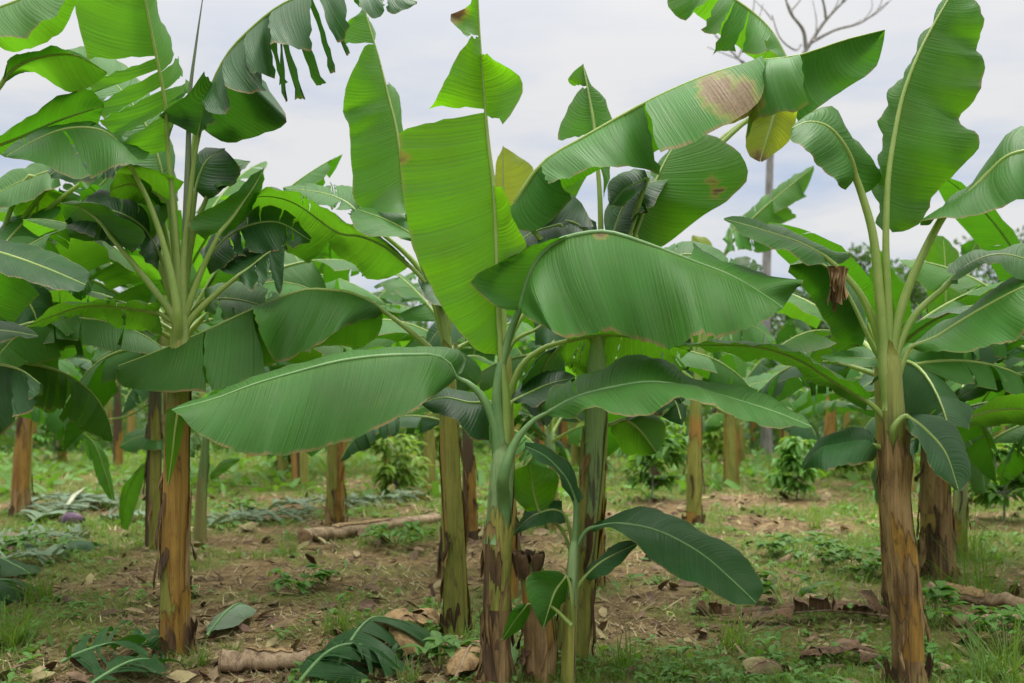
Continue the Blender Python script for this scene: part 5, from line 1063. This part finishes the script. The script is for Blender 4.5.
# white split midrib on the heap, and the purple flower bud
mb = MB(); tube(mb, [ground_at(64, 520) + [0, 0, .12], ground_at(74, 512) + [0, 0, .22], ground_at(86, 500) + [0, 0, .20]], [.02, .035, .008], 8, .5)
tag(mb.build('split_midrib', simple_mat('white_pith', (.36, .38, .26), (.48, .49, .34), 6, .6)), 'pale split leaf stalk lying on the cut fronds', 'leaf stalk')
fl = thing('banana_flower', 'fallen purple banana flower bud on the cut fronds at the left', 'flower bud', tuple(ground_at(74, 527)))
M['bud'] = simple_mat('purple_bract', (.07, .035, .07), (.16, .09, .14), 8, .5, (1, 1, 1), .2)
for k_ in range(5):
    mb = MB(); Q = []
    for i in range(10):
        tq = i / 9; rr = .085 * math.sin(math.pi * min(1, tq * .9 + .07)) ** .7 * (1 + .05 * k_); Q.append([(tq * .26 - .13 - .012 * k_, rr * math.cos(q + k_ * 1.26), .085 + rr * math.sin(q + k_ * 1.26)) for q in np.linspace(-.9, .9, 9)])
    mb.grid(np.array(Q)); mb.build('bract', M['bud'], fl)

# ------------------------------------------------------------------ light, sky, camera
EL, AZ = R(62), R(25)        # sun veiled by cloud, high and beyond the plants
sun = bpy.data.lights.new('sun', 'SUN'); sun.energy = 1.5; sun.angle = R(14); sun.color = (1, .97, .92)
so = bpy.data.objects.new('sun', sun); COL.objects.link(so)
dv = np.array([math.sin(AZ) * math.cos(EL), math.cos(AZ) * math.cos(EL), math.sin(EL)])
import mathutils
so.rotation_euler = mathutils.Vector(dv).to_track_quat('Z', 'Y').to_euler(); so.location = (0, 0, 30)
w = bpy.data.worlds.new('World'); S.world = w; w.use_nodes = True; nt = w.node_tree; nt.nodes.clear()
nd, lk = nt.nodes, nt.links
def N(t, **k):
    n = nd.new(t)
    for a, b in k.items(): setattr(n, a, b)
    return n
sky = N('ShaderNodeTexSky', sky_type='NISHITA'); sky.sun_disc = False; sky.sun_elevation = EL; sky.sun_rotation = AZ
bg1 = N('ShaderNodeBackground'); bg1.inputs[1].default_value = .09; lk.new(sky.outputs[0], bg1.inputs[0])
tc = N('ShaderNodeTexCoord'); sx = N('ShaderNodeSeparateXYZ'); lk.new(tc.outputs['Generated'], sx.inputs[0])
ma = N('ShaderNodeMapping'); ma.inputs['Scale'].default_value = (2.2, 2.2, 8.5); lk.new(tc.outputs['Generated'], ma.inputs[0])
no = N('ShaderNodeTexNoise'); no.inputs['Scale'].default_value = 1.5; no.inputs['Detail'].default_value = 6; no.inputs['Roughness'].default_value = .55; lk.new(ma.outputs[0], no.inputs['Vector'])
# overcast deck: brightness grows with height above the horizon
mr = N('ShaderNodeMapRange'); mr.inputs[1].default_value = 0; mr.inputs[2].default_value = 1; mr.inputs[3].default_value = SKY_LO; mr.inputs[4].default_value = SKY_HI; pw = N('ShaderNodeMath', operation='POWER'); lk.new(sx.outputs[2], pw.inputs[0]); pw.inputs[1].default_value = 4.0; lk.new(pw.outputs[0], mr.inputs[0])
cr = N('ShaderNodeValToRGB'); cr.color_ramp.elements[0].position = .36; cr.color_ramp.elements[0].color = (.64, .74, .93, 1); cr.color_ramp.elements[1].position = .57; cr.color_ramp.elements[1].color = (1.02, 1.005, .985, 1); lk.new(no.outputs['Fac'], cr.inputs[0])
# the breaks in the cloud lie low; higher up the deck closes to an even grey
hi = N('ShaderNodeMapRange'); hi.inputs[1].default_value = .22; hi.inputs[2].default_value = .42; lk.new(sx.outputs[2], hi.inputs[0])
mx = N('ShaderNodeMix', data_type='RGBA'); lk.new(hi.outputs[0], mx.inputs[0]); lk.new(cr.outputs[0], mx.inputs[6]); mx.inputs[7].default_value = (.985, .967, .952, 1)
bg2 = N('ShaderNodeBackground'); lk.new(mx.outputs[2], bg2.inputs[0]); lk.new(mr.outputs[0], bg2.inputs[1])
ms = N('ShaderNodeMixShader'); ms.inputs[0].default_value = .88; lk.new(bg1.outputs[0], ms.inputs[1]); lk.new(bg2.outputs[0], ms.inputs[2])
ou = N('ShaderNodeOutputWorld'); lk.new(ms.outputs[0], ou.inputs[0])

cam = bpy.data.cameras.new('camera'); co = bpy.data.objects.new('camera', cam); COL.objects.link(co); S.camera = co
co.location = (0, 0, CAMZ); co.rotation_euler = (R(90), 0, 0); cam.sensor_width = 36; cam.lens = 36 * F / 1024; cam.shift_y = (HY - 341.5) / 1024
cam.clip_end = 2000; cam.clip_start = .05
cam.dof.use_dof = True; cam.dof.focus_distance = 5.4; cam.dof.aperture_fstop = 1.9
S.render.engine = 'CYCLES'; S.render.resolution_x = 1024; S.render.resolution_y = 683
S.cycles.use_denoising = True; S.cycles.max_bounces = 8; S.cycles.diffuse_bounces = 4; S.cycles.transmission_bounces = 6; S.cycles.sample_clamp_indirect = 6
S.view_settings.view_transform = 'Standard'; S.view_settings.look = 'None'; S.view_settings.gamma = 1; S.view_settings.exposure = EXPO
